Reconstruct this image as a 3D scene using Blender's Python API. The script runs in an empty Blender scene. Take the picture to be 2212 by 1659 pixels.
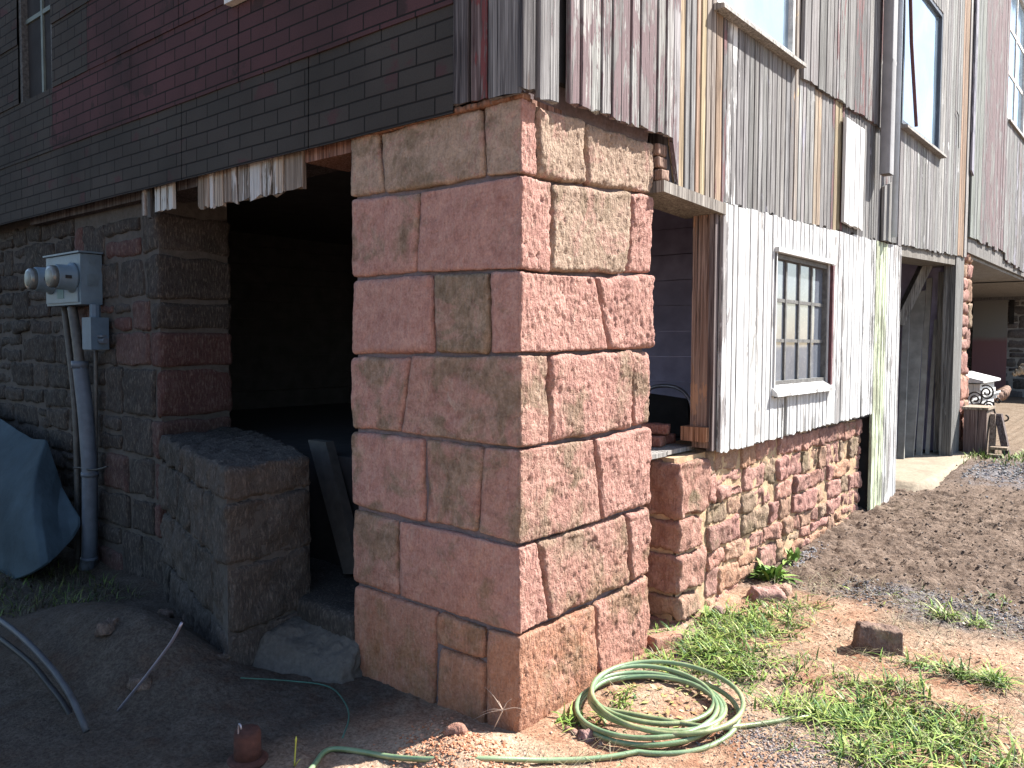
import bpy, math, random
import numpy as np
from mathutils import Matrix, Vector
random.seed(7)
rng = np.random.default_rng(11)
R = math.radians
scene = bpy.context.scene
COL = scene.collection

# ------------------------------------------------------------------ camera
F, CX, CY = 1750.0, 1106.0, 829.5          # photograph measured at 2212 x 1659
yaw, pit, rol = R(39.7), R(-2.77), R(0.25)
fw = np.array([-math.sin(yaw)*math.cos(pit), math.cos(yaw)*math.cos(pit), math.sin(pit)])
rt0 = np.array([math.cos(yaw), math.sin(yaw), 0.0]); up0 = np.cross(rt0, fw)
rt = rt0*math.cos(rol)+up0*math.sin(rol); up = -rt0*math.sin(rol)+up0*math.cos(rol)
def ray(px, py): return fw+rt*((px-CX)/F)-up*((py-CY)/F)
_d = ray(1121, 1582); CAM = -_d*(1.55/-_d[2])
def at(px, py, ax, v):
    """point where the sight line through a measured spot meets the plane axis=v"""
    d = ray(px, py); return CAM+d*((v-CAM[ax])/d[ax])
AX, AY, AZ = 0, 1, 2
cd = bpy.data.cameras.new('camera'); cam = bpy.data.objects.new('camera', cd); COL.objects.link(cam)
cam.matrix_world = Matrix(((rt[0], up[0], -fw[0], CAM[0]), (rt[1], up[1], -fw[1], CAM[1]), (rt[2], up[2], -fw[2], CAM[2]), (0, 0, 0, 1)))
cd.sensor_width = 36; cd.lens = 36*F/2212; cd.clip_start = 0.05; cd.clip_end = 3000
scene.camera = cam

# ------------------------------------------------------------------ light
SUN_EL, SUN_AZ = 45, 33                     # azimuth from +Y towards +X
w = bpy.data.worlds.new('World'); scene.world = w; w.use_nodes = True
nt = w.node_tree; bg = nt.nodes['Background']; sk = nt.nodes.new('ShaderNodeTexSky')
sk.sky_type = 'NISHITA'; sk.sun_disc = False; sk.sun_elevation = R(SUN_EL); sk.sun_rotation = R(SUN_AZ)
nt.links.new(sk.outputs[0], bg.inputs[0]); bg.inputs[1].default_value = 0.085
sd = bpy.data.lights.new('sun', 'SUN'); sd.energy = 5.0; sd.angle = R(0.5); sd.color = (1, .955, .89)
so = bpy.data.objects.new('sun', sd); COL.objects.link(so)
sv = Vector((math.cos(R(SUN_EL))*math.sin(R(SUN_AZ)), math.cos(R(SUN_EL))*math.cos(R(SUN_AZ)), math.sin(R(SUN_EL))))
so.rotation_euler = sv.to_track_quat('Z', 'Y').to_euler()
scene.view_settings.view_transform = 'Standard'; scene.view_settings.look = 'None'
scene.view_settings.gamma = 1; scene.view_settings.exposure = 1.75
scene.render.engine = 'CYCLES'; scene.render.resolution_x = 1024; scene.render.resolution_y = 768

# ------------------------------------------------------------------ noise
_perm = rng.permutation(256); _perm = np.concatenate([_perm, _perm, _perm])
_g = rng.normal(size=(256, 3)); _g /= np.linalg.norm(_g, axis=1)[:, None]
def pn(p):
    p = np.asarray(p, float); i = np.floor(p).astype(int); f = p-i; u = f*f*f*(f*(f*6-15)+10); i &= 255
    r = 0
    for dx in (0, 1):
        wx = u[..., 0] if dx else 1-u[..., 0]
        for dy in (0, 1):
            wy = u[..., 1] if dy else 1-u[..., 1]
            for dz in (0, 1):
                wz = u[..., 2] if dz else 1-u[..., 2]
                h = _perm[_perm[_perm[(i[..., 0]+dx) & 255]+((i[..., 1]+dy) & 255)]+((i[..., 2]+dz) & 255)]
                g = _g[h]
                r = r+wx*wy*wz*(g[..., 0]*(f[..., 0]-dx)+g[..., 1]*(f[..., 1]-dy)+g[..., 2]*(f[..., 2]-dz))
    return r*1.6
def fbm(p, o=3, rough=.5):
    p = np.asarray(p, float); a, s, r = 1., 1., 0
    for k in range(o): r = r+a*pn(p*s+k*7.3); a *= rough; s *= 2.03
    return r
def sst(a, b, x):
    t = np.clip((x-a)/(b-a), 0, 1); return t*t*(3-2*t)

# ------------------------------------------------------------------ mesh helpers
class MB:
    def __init__(s): s.v = []; s.q = []; s.t = []; s.c = []; s.p = []; s.r = []; s.n = 0
    def add(s, v, q=None, t=None, col=(1, 1, 1, 0), paint=(1, 1, 1, 0), rnd=0.0):
        v = np.asarray(v, float).reshape(-1, 3); m = len(v)
        s.v.append(v)
        if q is not None and len(q): s.q.append(np.asarray(q, int).reshape(-1, 4)+s.n)
        if t is not None and len(t): s.t.append(np.asarray(t, int).reshape(-1, 3)+s.n)
        s.c.append(np.broadcast_to(np.asarray(col, float), (m, 4)))
        s.p.append(np.broadcast_to(np.asarray(paint, float), (m, 4)))
        s.r.append(np.broadcast_to(np.asarray(rnd, float), (m,)))
        s.n += m; return s
    def box(s, x0, x1, y0, y1, z0, z1, **k):
        return s.hexa([[x0, y0, z0], [x1, y0, z0], [x1, y1, z0], [x0, y1, z0], [x0, y0, z1], [x1, y0, z1], [x1, y1, z1], [x0, y1, z1]], **k)
    def hexa(s, c, **k):       # bottom loop of 4 then top loop of 4, counter-clockwise from above
        q = [[0, 3, 2, 1], [4, 5, 6, 7], [0, 1, 5, 4], [1, 2, 6, 5], [2, 3, 7, 6], [3, 0, 4, 7]]
        v = np.array(c, float)[np.array(q).ravel()]
        return s.add(v, np.arange(24).reshape(6, 4), **k)
    def grid(s, P, close=False, **k):   # P (n,m,3)
        n, m = P.shape[:2]; i = np.arange(n*m).reshape(n, m)
        if close: i = np.concatenate([i, i[:, :1]], 1)
        q = np.stack([i[:-1, :-1], i[1:, :-1], i[1:, 1:], i[:-1, 1:]], -1).reshape(-1, 4)
        return s.add(P.reshape(-1, 3), q, **k)
    def tube(s, pts, r, seg=8, cap=True, **k):
        pts = np.asarray(pts, float); n = len(pts); r = np.broadcast_to(np.asarray(r, float), (n,))
        T = np.gradient(pts, axis=0); T /= np.linalg.norm(T, axis=1)[:, None]+1e-9
        a = np.array([0, 0, 1.]) if abs(T[0][2]) < .9 else np.array([1., 0, 0])
        N = np.cross(T[0], a); N /= np.linalg.norm(N); P = []
        for i in range(n):
            N = N-T[i]*(N@T[i]); N /= np.linalg.norm(N)+1e-9; B = np.cross(T[i], N)
            th = np.linspace(0, 2*np.pi, seg, endpoint=False)
            P.append(pts[i]+r[i]*(np.cos(th)[:, None]*N+np.sin(th)[:, None]*B))
        P = np.array(P); i = np.arange(n*seg).reshape(n, seg); j = np.concatenate([i, i[:, :1]], 1)
        q = np.stack([j[:-1, :-1], j[:-1, 1:], j[1:, 1:], j[1:, :-1]], -1).reshape(-1, 4)
        v = P.reshape(-1, 3); t = []
        if cap:
            v = np.concatenate([v, pts[:1], pts[-1:]]); 
            for a_ in range(seg):
                b_ = (a_+1) % seg; t.append([n*seg, b_, a_]); t.append([n*seg+1, (n-1)*seg+a_, (n-1)*seg+b_])
        return s.add(v, q, t, **k)
    def lathe(s, prof, c, axis, seg=24, **k):   # prof list of (distance along axis, radius)
        axis = np.asarray(axis, float); axis /= np.linalg.norm(axis)
        return s.tube([np.asarray(c)+axis*(d+1e-5*i) for i, (d, r) in enumerate(prof)], [r for d, r in prof], seg, **k)
def link(name, me, parent=None, loc=None):
    o = bpy.data.objects.new(name, me); COL.objects.link(o)
    if parent is not None: o.parent = parent
    elif loc is not None: o.location = loc
    return o
def wloc(p):
    l = np.array([0., 0., 0.])
    while p is not None: l = l+np.array(p.location); p = p.parent
    return l
def obj(name, mb, mat, parent=None, smooth=False, loc=None):
    V = np.concatenate(mb.v); off = wloc(parent) if parent is not None else (np.array(loc, float) if loc is not None else np.zeros(3))
    V = V-off
    Q = np.concatenate(mb.q) if mb.q else np.zeros((0, 4), int); T = np.concatenate(mb.t) if mb.t else np.zeros((0, 3), int)
    me = bpy.data.meshes.new(name); me.vertices.add(len(V)); me.vertices.foreach_set('co', V.ravel())
    li = np.concatenate([Q.ravel(), T.ravel()]).astype(np.int32); me.loops.add(len(li)); me.loops.foreach_set('vertex_index', li)
    st = np.concatenate([np.arange(len(Q))*4, len(Q)*4+np.arange(len(T))*3]).astype(np.int32)
    me.polygons.add(len(st)); me.polygons.foreach_set('loop_start', st)
    me.polygons.foreach_set('use_smooth', np.full(len(st), smooth))
    me.update(calc_edges=True); me.validate()
    for nm, arr in (('Col', mb.c), ('Paint', mb.p)):
        A = me.attributes.new(nm, 'FLOAT_COLOR', 'POINT'); A.data.foreach_set('color', np.concatenate(arr).astype(np.float32).ravel())
    A = me.attributes.new('Rnd', 'FLOAT', 'POINT'); A.data.foreach_set('value', np.concatenate(mb.r).astype(np.float32))
    me.materials.append(mat)
    return link(name, me, parent, None if parent is not None else off)
def tag(o, label=None, cat=None, group=None, kind=None):
    if label: o['label'] = label
    if cat: o['category'] = cat
    if group: o['group'] = group
    if kind: o['kind'] = kind
    return o
def thing(name, loc, label, cat, group=None):
    o = bpy.data.objects.new(name, None); COL.objects.link(o); o.location = [float(a) for a in loc]; o.empty_display_size = .1
    return tag(o, label, cat, group)

def spc(L, d, edge=None):
    """sample positions 0..L; fine step d, or only fine within 'edge' of the two ends"""
    if edge is None or L < 2.5*edge: return np.linspace(0, L, max(2, int(round(L/d))+1))
    n = max(2, int(round(edge/d))); a = np.linspace(0, edge, n+1)
    mid = np.linspace(edge, L-edge, max(3, int((L-2*edge)/(d*5))+2))[1:-1]
    return np.concatenate([a, mid, L-a[::-1]])
def block(mb, c, ds, r, dfun, col, rnd=0.0, edges=(None, None, None), wob=0., seedw=0.):
    """stone with rounded arrises. c[i][j][k] = 8 corners; ds = step per axis"""
    c = np.asarray(c, float)
    L = [np.linalg.norm((c[1]-c[0]).reshape(-1, 3), axis=1).mean(), np.linalg.norm((c[:, 1]-c[:, 0]).reshape(-1, 3), axis=1).mean(), np.linalg.norm((c[:, :, 1]-c[:, :, 0]).reshape(-1, 3), axis=1).mean()]
    A = [spc(L[a], ds[a], edges[a]) for a in range(3)]
    n = [len(a) for a in A]
    I, J, K = np.meshgrid(*[np.arange(m) for m in n], indexing='ij')
    surf = (I == 0) | (I == n[0]-1) | (J == 0) | (J == n[1]-1) | (K == 0) | (K == n[2]-1)
    ids = np.full(n, -1); ids[surf] = np.arange(surf.sum())
    P = np.stack([A[0][I[surf]], A[1][J[surf]], A[2][K[surf]]], 1)
    Lv = np.array(L); rr = min(r, Lv.min()*.45)
    C = np.clip(P, rr, Lv-rr); D = P-C; N = D/(np.linalg.norm(D, axis=1)[:, None]+1e-12)
    Pm = C+N*rr; U = Pm/Lv
    W = lambda a, b: (U[:, a] if b else 1-U[:, a])
    X = sum(c[i, j, k][None]*(W(0, i)*W(1, j)*W(2, k))[:, None] for i in (0, 1) for j in (0, 1) for k in (0, 1))
    e = [(c[1]-c[0]).reshape(-1, 3).mean(0)/L[0], (c[:, 1]-c[:, 0]).reshape(-1, 3).mean(0)/L[1], (c[:, :, 1]-c[:, :, 0]).reshape(-1, 3).mean(0)/L[2]]
    Nw = N@np.array(e)
    if wob: X = X+np.stack([pn(X*7+11*k_+seedw) for k_ in range(3)], 1)*wob*(np.abs(Nw) < .999)
    X = X+Nw*dfun(X, Nw)[:, None]
    q = []
    def f(a, flip):
        s = np.stack([a[:-1, :-1], a[1:, :-1], a[1:, 1:], a[:-1, 1:]], -1).reshape(-1, 4); q.append(s[:, ::-1] if flip else s)
    f(ids[:, :, -1], False); f(ids[:, :, 0], True); f(ids[-1], False); f(ids[0], True); f(ids[:, 0], False); f(ids[:, -1], True)
    # orientation check for mirrored corner sets
    if np.dot(np.cross(e[0], e[1]), e[2]) < 0: q = [a[:, ::-1] for a in q]
    mb.add(X, np.concatenate(q), col=col, rnd=rnd); return mb
def chex(x0, x1, y0, y1, z0, z1):
    return [[[(x, y, z) for z in (z0, z1)] for y in (y0, y1)] for x in (x0, x1)]

# ------------------------------------------------------------------ materials
class NT:
    def __init__(s, name, rough=.85, spec=.25):
        s.m = bpy.data.materials.new(name); s.m.use_nodes = True; s.t = s.m.node_tree; s.b = s.t.nodes['Principled BSDF']
        s.b.inputs['Roughness'].default_value = rough; s.b.inputs['Specular IOR Level'].default_value = spec
        s.pos = s.t.nodes.new('ShaderNodeNewGeometry').outputs['Position']
    def n(s, ty, **k):
        o = s.t.nodes.new(ty)
        for a, b in k.items(): setattr(o, a, b)
        return o
    def put(s, sock, v):
        if isinstance(v, bpy.types.NodeSocket): s.t.links.new(v, sock)
        else:
            if isinstance(v, (tuple, list)) and sock.type == 'RGBA' and len(v) == 3: v = (*v, 1)
            sock.default_value = v
    def at(s, name, out='Color'): return s.n('ShaderNodeAttribute', attribute_name=name).outputs[out]
    def vm(s, op, a, b=None):
        o = s.n('ShaderNodeVectorMath', operation=op); s.put(o.inputs[0], a)
        if b is not None: s.put(o.inputs[1], b)
        return o.outputs[0]
    def ma(s, op, a, b=None, c=None, clamp=False):
        o = s.n('ShaderNodeMath', operation=op, use_clamp=clamp); s.put(o.inputs[0], a)
        if b is not None: s.put(o.inputs[1], b)
        if c is not None: s.put(o.inputs[2], c)
        return o.outputs[0]
    def comb(s, x, y, z):
        o = s.n('ShaderNodeCombineXYZ'); s.put(o.inputs[0], x); s.put(o.inputs[1], y); s.put(o.inputs[2], z); return o.outputs[0]
    def sep(s, v=None):
        o = s.n('ShaderNodeSeparateXYZ'); s.put(o.inputs[0], s.pos if v is None else v); return o.outputs
    def noise(s, vec=None, sc=1, det=3, ro=.55, dist=0):
        o = s.n('ShaderNodeTexNoise'); s.put(o.inputs['Vector'], s.pos if vec is None else vec)
        o.inputs['Scale'].default_value = sc; o.inputs['Detail'].default_value = det; o.inputs['Roughness'].default_value = ro; o.inputs['Distortion'].default_value = dist
        return o.outputs[0]
    def vor(s, vec=None, sc=1, feat='F1', out=0):
        o = s.n('ShaderNodeTexVoronoi', feature=feat); s.put(o.inputs['Vector'], s.pos if vec is None else vec); o.inputs['Scale'].default_value = sc; return o.outputs[out]
    def mr(s, v, a, b, c=0., d=1.):
        o = s.n('ShaderNodeMapRange'); s.put(o.inputs[0], v)
        for i, x in enumerate((a, b, c, d)): s.put(o.inputs[1+i], x)
        return o.outputs[0]
    def mix(s, f, a, b, mode='MIX'):
        o = s.n('ShaderNodeMix', data_type='RGBA', blend_type=mode); s.put(o.inputs[0], f); s.put(o.inputs[6], a); s.put(o.inputs[7], b); return o.outputs[2]
    def bump(s, h, dist, st=1., nrm=None):
        o = s.n('ShaderNodeBump'); s.put(o.inputs['Height'], h); o.inputs['Distance'].default_value = dist; s.put(o.inputs['Strength'], st)
        if nrm is not None: s.put(o.inputs['Normal'], nrm)
        return o.outputs[0]
    def done(s, col, nrm=None):
        s.put(s.b.inputs['Base Color'], col)
        if nrm is not None: s.put(s.b.inputs['Normal'], nrm)
        return s.m
def flat(name, col, rough=.6, metal=0., var=.25, sc=14, bump=.0015, spec=.3):
    t = NT(name, rough, spec); t.b.inputs['Metallic'].default_value = metal
    n = t.noise(sc=sc, det=5); n2 = t.noise(sc=sc*.2, det=3)
    c = t.mix(t.mr(n, .3, .7), tuple(a*(1-var) for a in col), tuple(min(1, a*(1+var*.6)) for a in col))
    c = t.mix(t.mr(n2, .5, .7, 0, .5), c, tuple(a*.6 for a in col))
    return t.done(c, t.bump(t.noise(sc=sc*6, det=4), bump))

def mat_stone(name, olive=(.20, .155, .10), stain=True, amp=1., hi=(.54, .38, .30), lime=(.48, .40, .30)):
    """attribute Col = own colour of the stone, Col.alpha = amount of lichen; Rnd = tooling coarseness"""
    t = NT(name, .92, .15); c = t.at('Col'); al = t.at('Col', 'Alpha'); rd = t.at('Rnd', 'Fac')
    n = t.noise(sc=4.2, det=5, ro=.6, dist=.4)
    c2 = t.mix(t.mr(t.ma('ADD', n, t.ma('MULTIPLY', al, .32)), .60, .70, 0, .85), c, olive)
    if stain: c2 = t.mix(t.mr(t.noise(sc=5.5, det=6, ro=.7, dist=1.2), .54, .60, 0, .55), c2, (.43, .235, .20))
    n = t.noise(sc=13, det=6, ro=.65)
    c2 = t.mix(t.mr(n, .32, .7), t.mix(1., c2, (.72, .68, .68), 'MULTIPLY'), t.mix(.2, c2, hi))
    c2 = t.mix(t.mr(t.noise(sc=9, det=7, ro=.72, dist=1.6), .47, .60, 0, t.mr(al, -.3, .5, .25, .7)), c2, t.mix(.4, c2, hi))
    # dry lime-like blotches
    c2 = t.mix(t.mr(t.noise(sc=7, det=8, ro=.75, dist=1.), .60, .70, 0, .38), c2, lime)
    if stain:
        z = t.sep()[2]; m = t.mr(t.ma('ADD', z, t.ma('MULTIPLY', t.noise(sc=3.1, det=4), -1.1)), -.62, .18, 1, 0)
        c2 = t.mix(t.ma('MULTIPLY', m, t.mr(rd, .2, .9, .62, .3)), c2, (.36, .135, .05))
    v = t.vm('MULTIPLY', t.pos, (34, 34, 13)); g1 = t.noise(v, 1.0, 4, .62, .8)
    g2 = t.noise(sc=95, det=4, ro=.7); g3 = t.noise(t.vm('MULTIPLY', t.pos, (85, 85, 22)), 1.0, 3, .6, .3)
    h = t.ma('ADD', t.ma('MULTIPLY', g1, t.mr(rd, 0, 1, .16, .7)), t.ma('ADD', t.ma('MULTIPLY', g2, t.mr(rd, 0, 1, .28, .6)), t.ma('MULTIPLY', g3, t.mr(rd, 0, 1, .30, .8))))
    pits = t.ma('MULTIPLY', t.mr(t.noise(sc=60, det=2, ro=.5), .28, .38, 1, 0), .22)
    h = t.ma('SUBTRACT', h, t.ma('MULTIPLY', pits, t.mr(rd, 0, 1, .35, 1)))
    mt = t.noise(sc=34, det=5, ro=.7, dist=.5); c2 = t.mix(t.mr(mt, .30, .52, .55, 0), c2, t.mix(1., c2, (.55, .50, .50), 'MULTIPLY')); c2 = t.mix(t.mr(mt, .56, .72, 0, .25), c2, t.mix(.5, c2, hi))
    c2 = t.mix(t.mr(g2, .3, .62, .55, 0), c2, t.mix(1., c2, (.5, .42, .42), 'MULTIPLY')); c2 = t.mix(t.mr(g3, .5, .75, 0, .28), c2, t.mix(.5, c2, (.62, .52, .44)))
    return t.done(c2, t.bump(h, .014*amp, .95))
def mat_wood(name, paint=True):
    """Col = bare wood colour, Paint rgb = paint colour, Paint alpha = coverage, Rnd = board id"""
    t = NT(name, .85, .2); c = t.at('Col'); pc = t.at('Paint'); pa = t.at('Paint', 'Alpha'); rd = t.at('Rnd', 'Fac')
    off = t.comb(t.ma('MULTIPLY', rd, 37.), t.ma('MULTIPLY', rd, 91.), t.ma('MULTIPLY', rd, 53.))
    P = t.vm('ADD', t.pos, off)
    g = t.noise(t.vm('MULTIPLY', P, (85, 85, 1.9)), 1, 5, .62, .5)
    f = t.noise(t.vm('MULTIPLY', P, (260, 260, 5)), 1, 3, .6)
    crack = t.mr(t.noise(t.vm('MULTIPLY', P, (150, 150, 1.6)), 1, 3, .6, .3), .33, .39, 1, 0)
    b = t.noise(t.vm('MULTIPLY', P, (9, 9, 1.1)), 1, 4, .6, .6)
    c1 = t.mix(t.mr(g, .36, .62), t.mix(1., c, (.26, .25, .26), 'MULTIPLY'), t.mix(.16, c, (.75, .73, .70)))
    c1 = t.mix(t.mr(f, .35, .6, .55, 0), c1, t.mix(1., c, (.4, .38, .37), 'MULTIPLY'))
    c1 = t.mix(t.mr(b, .42, .66, 0, .6), c1, t.mix(1., c, (.50, .48, .48), 'MULTIPLY'))
    kn = t.vor(t.vm('MULTIPLY', P, (13, 13, 2.2)), 1.)
    c1 = t.mix(t.mr(kn, .05, .12, .75, 0), c1, (.05, .035, .03))
    k = t.ma('ADD', t.ma('MULTIPLY', t.noise(t.vm('MULTIPLY', P, (42, 42, 3.4)), 1, 5, .7, .9), .5), t.ma('ADD', t.ma('MULTIPLY', t.noise(t.vm('MULTIPLY', P, (9, 9, 1.6)), 1, 3, .6, .5), .2), t.ma('MULTIPLY', t.mr(t.noise(t.vm('MULTIPLY', t.pos, (4.5, 4.5, 2.0)), 1, 4, .6, .8), .25, .75), .3)))
    thr = t.mr(pa, 0, 1, .78, .24)
    msk = t.mr(t.ma('SUBTRACT', k, thr), -.012, .012)
    c2 = t.mix(msk, c1, t.mix(t.mr(f, .2, .8, .3, 0), t.mix(t.mr(g, .3, .5, .5, 0), pc, t.mix(1., pc, (.62, .62, .62), 'MULTIPLY')), t.mix(1., pc, (.5, .5, .5), 'MULTIPLY')))
    c2 = t.mix(t.ma('MULTIPLY', crack, .9), c2, (.012, .011, .014))
    h = t.ma('ADD', t.ma('MULTIPLY', g, .8), t.ma('ADD', t.ma('MULTIPLY', f, .25), t.ma('MULTIPLY', msk, .22)))
    h = t.ma('SUBTRACT', h, t.ma('MULTIPLY', crack, 1.0))
    return t.done(c2, t.bump(h, .006, .9))
STONE = mat_stone('red_sandstone'); RUBBLE = mat_stone('rubble_sandstone', (.20, .17, .10), False, 1.1, (.50, .34, .27))
SHADERUBBLE = mat_stone('shade_toned_rubble', (.04, .04, .036), False, .8, (.07, .062, .056), (.10, .095, .09))  # rubble with all tones lowered, so the colour carries the shade
WOOD = mat_wood('weathered_board')
def mat_mortar(name, col, sc=60, bump=.006):
    t = NT(name, .95, .1); n = t.noise(sc=sc, det=6, ro=.7); n2 = t.noise(sc=5, det=3)
    c = t.mix(t.mr(n, .3, .7), tuple(a*.72 for a in col), tuple(min(1, a*1.15) for a in col)); c = t.mix(t.mr(n2, .45, .7, 0, .4), c, tuple(a*.6 for a in col))
    return t.done(c, t.bump(n, bump))
MORTAR = mat_mortar('tan_mortar', (.46, .33, .21)); DARKMORTAR = mat_mortar('grey_mortar', (.088, .08, .074), 22, .012); PILLARMORTAR = mat_mortar('pillar_mortar', (.17, .135, .14))
CONC = mat_mortar('old_concrete', (.115, .103, .092), 45, .01); PADC = mat_mortar('tan_concrete', (.30, .25, .19), 30, .006)
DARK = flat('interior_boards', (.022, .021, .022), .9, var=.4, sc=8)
INTB = flat('interior_blue_boards', (.36, .33, .46), .9, var=.3, sc=6)
GREYBOX = flat('grey_enamel', (.105, .15, .19), .45, var=.12, sc=20)
GALV = flat('galvanised_pipe', (.075, .073, .07), .5, var=.35, sc=25)
PVC = flat('grey_conduit', (.085, .10, .125), .5, var=.2, sc=18)
BLACK = flat('black_rubber', (.02, .02, .022), .5, var=.3)
CABLE = flat('grey_hose', (.06, .065, .075), .45, var=.3, sc=20)
IRON = flat('wrought_iron', (.03, .028, .028), .6, var=.3)
RUST = flat('rusty_iron', (.07, .028, .022), .8, var=.4, sc=40, bump=.003)
WHITEP = flat('old_white_paint', (.62, .61, .58), .7, var=.3, sc=35, bump=.004)
DOWNS = flat('downspout_paint', (.26, .26, .268), .8, var=.15, sc=10)
REDJAMB = flat('dark_red_paint', (.11, .045, .05), .75, var=.4, sc=20, bump=.003)
FRAMEG = flat('grey_window_frame', (.13, .127, .122), .75, var=.4, sc=30, bump=.003)
LEAFDRY = flat('dry_leaf', (.33, .26, .12), .8, var=.5, sc=30)
TARP = flat('blue_tarp', (.048, .070, .086), .85, var=.3, sc=4, bump=.006, spec=.1)

def mat_glass(name, tint, refl, rough=.03):
    t = NT(name, rough, .5); n = t.noise(sc=2.2, det=4, dist=.6); n2 = t.noise(sc=60, det=3)
    c = t.mix(t.mr(n, .35, .65), tint, tuple(a*.72 for a in tint))
    c = t.mix(t.mr(n2, .55, .7, 0, .2), c, (.5, .5, .48))
    t.b.inputs['Specular IOR Level'].default_value = .5
    t.put(t.b.inputs['Metallic'], refl)
    return t.done(c, t.bump(t.noise(sc=3.5, det=1), .004, .5))
SKYGLASS = mat_glass('sky_glass', (.40, .54, .66), .62, .08)
DUSTGLASS = mat_glass('dusty_glass', (.20, .225, .27), .38, .05)
LEFTGLASS = mat_glass('shaded_glass', (.07, .13, .17), .3, .10)

def mat_siding():
    t = NT('brick_pattern_siding', .95, .1); s = t.sep(); v = t.comb(s[0], s[2], 0.0)
    b = t.n('ShaderNodeTexBrick'); t.put(b.inputs['Vector'], v); b.inputs['Scale'].default_value = 1; b.inputs['Brick Width'].default_value = .225
    b.inputs['Row Height'].default_value = .076; b.inputs['Mortar Size'].default_value = .0045; b.inputs['Mortar Smooth'].default_value = .3; b.inputs['Bias'].default_value = 0
    t.put(b.inputs['Color1'], (0, 0, 0)); t.put(b.inputs['Color2'], (1, 1, 1)); t.put(b.inputs['Mortar'], (.5, .5, .5))
    c = t.at('Col'); pc = t.at('Paint'); n = t.noise(sc=5, det=4, ro=.7); g = t.noise(sc=220, det=3, ro=.7); big = t.noise(sc=1.3, det=3)
    c1 = t.mix(t.mr(b.outputs[0], 0, 1, 0, .45), c, t.mix(1., c, (1.45, 1.3, 1.3), 'MULTIPLY'))
    pick = t.ma('ADD', t.ma('MULTIPLY', b.outputs[0], .22), t.ma('MULTIPLY', n, .8))
    c1 = t.mix(t.mr(pick, .62, .68, 0, .8), c1, pc)
    c1 = t.mix(t.mr(big, .4, .65, 0, .45), c1, (.022, .021, .02))
    c1 = t.mix(t.mr(g, .25, .75, .45, 0), c1, (.012, .011, .011))
    c1 = t.mix(b.outputs[1], c1, (.016, .015, .015))
    h = t.ma('ADD', t.ma('MULTIPLY', t.ma('SUBTRACT', 1., b.outputs[1]), 1.), t.ma('MULTIPLY', g, .25))
    return t.done(c1, t.bump(h, .005, 1.))
SIDING = mat_siding()

def H(x, y, fine=True):
    x = np.asarray(x, float); y = np.asarray(y, float)
    h = .042*np.clip(y, 0, 8)+.010*np.clip(y-8, 0, 60)
    h = h-.045*sst(-.6, -2, x)*sst(.6, -.3, y)-.04*sst(.05, -.25, x)*sst(.3, 0, y)*0.6
    g = lambda cx, cy, sx, sy, a: a*np.exp(-((x-cx)/sx)**2-((y-cy)/sy)**2)
    h = h+g(-.03, -.34, .19, .15, .060)+g(-.2, -.2, .25, .12, .03)+g(-2.5, -.6, .6, .35, .17)+g(-1.80, -.60, .55, .27, .23)+g(1.15, 1.25, .35, .12, .03)
    h = h+g(.9, .95, .5, .08, -.035)
    if fine:
        Z = np.zeros_like(x); far = sst(25, 8, np.hypot(x, y))
        til = sst(2.2, 2.8, y)*sst(-.3, .1, x)
        h = h+far*(fbm(np.stack([x*1.3, y*1.3, Z], -1), 3)*.018+fbm(np.stack([x*9, y*9, Z+3], -1), 3, .6)*(.008+.016*til)
                   + fbm(np.stack([x*34, y*34, Z+9], -1), 2, .6)*(.004+.011*til))
    return h
def G(x, y): return float(H(np.array([x]), np.array([y]))[0])

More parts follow.
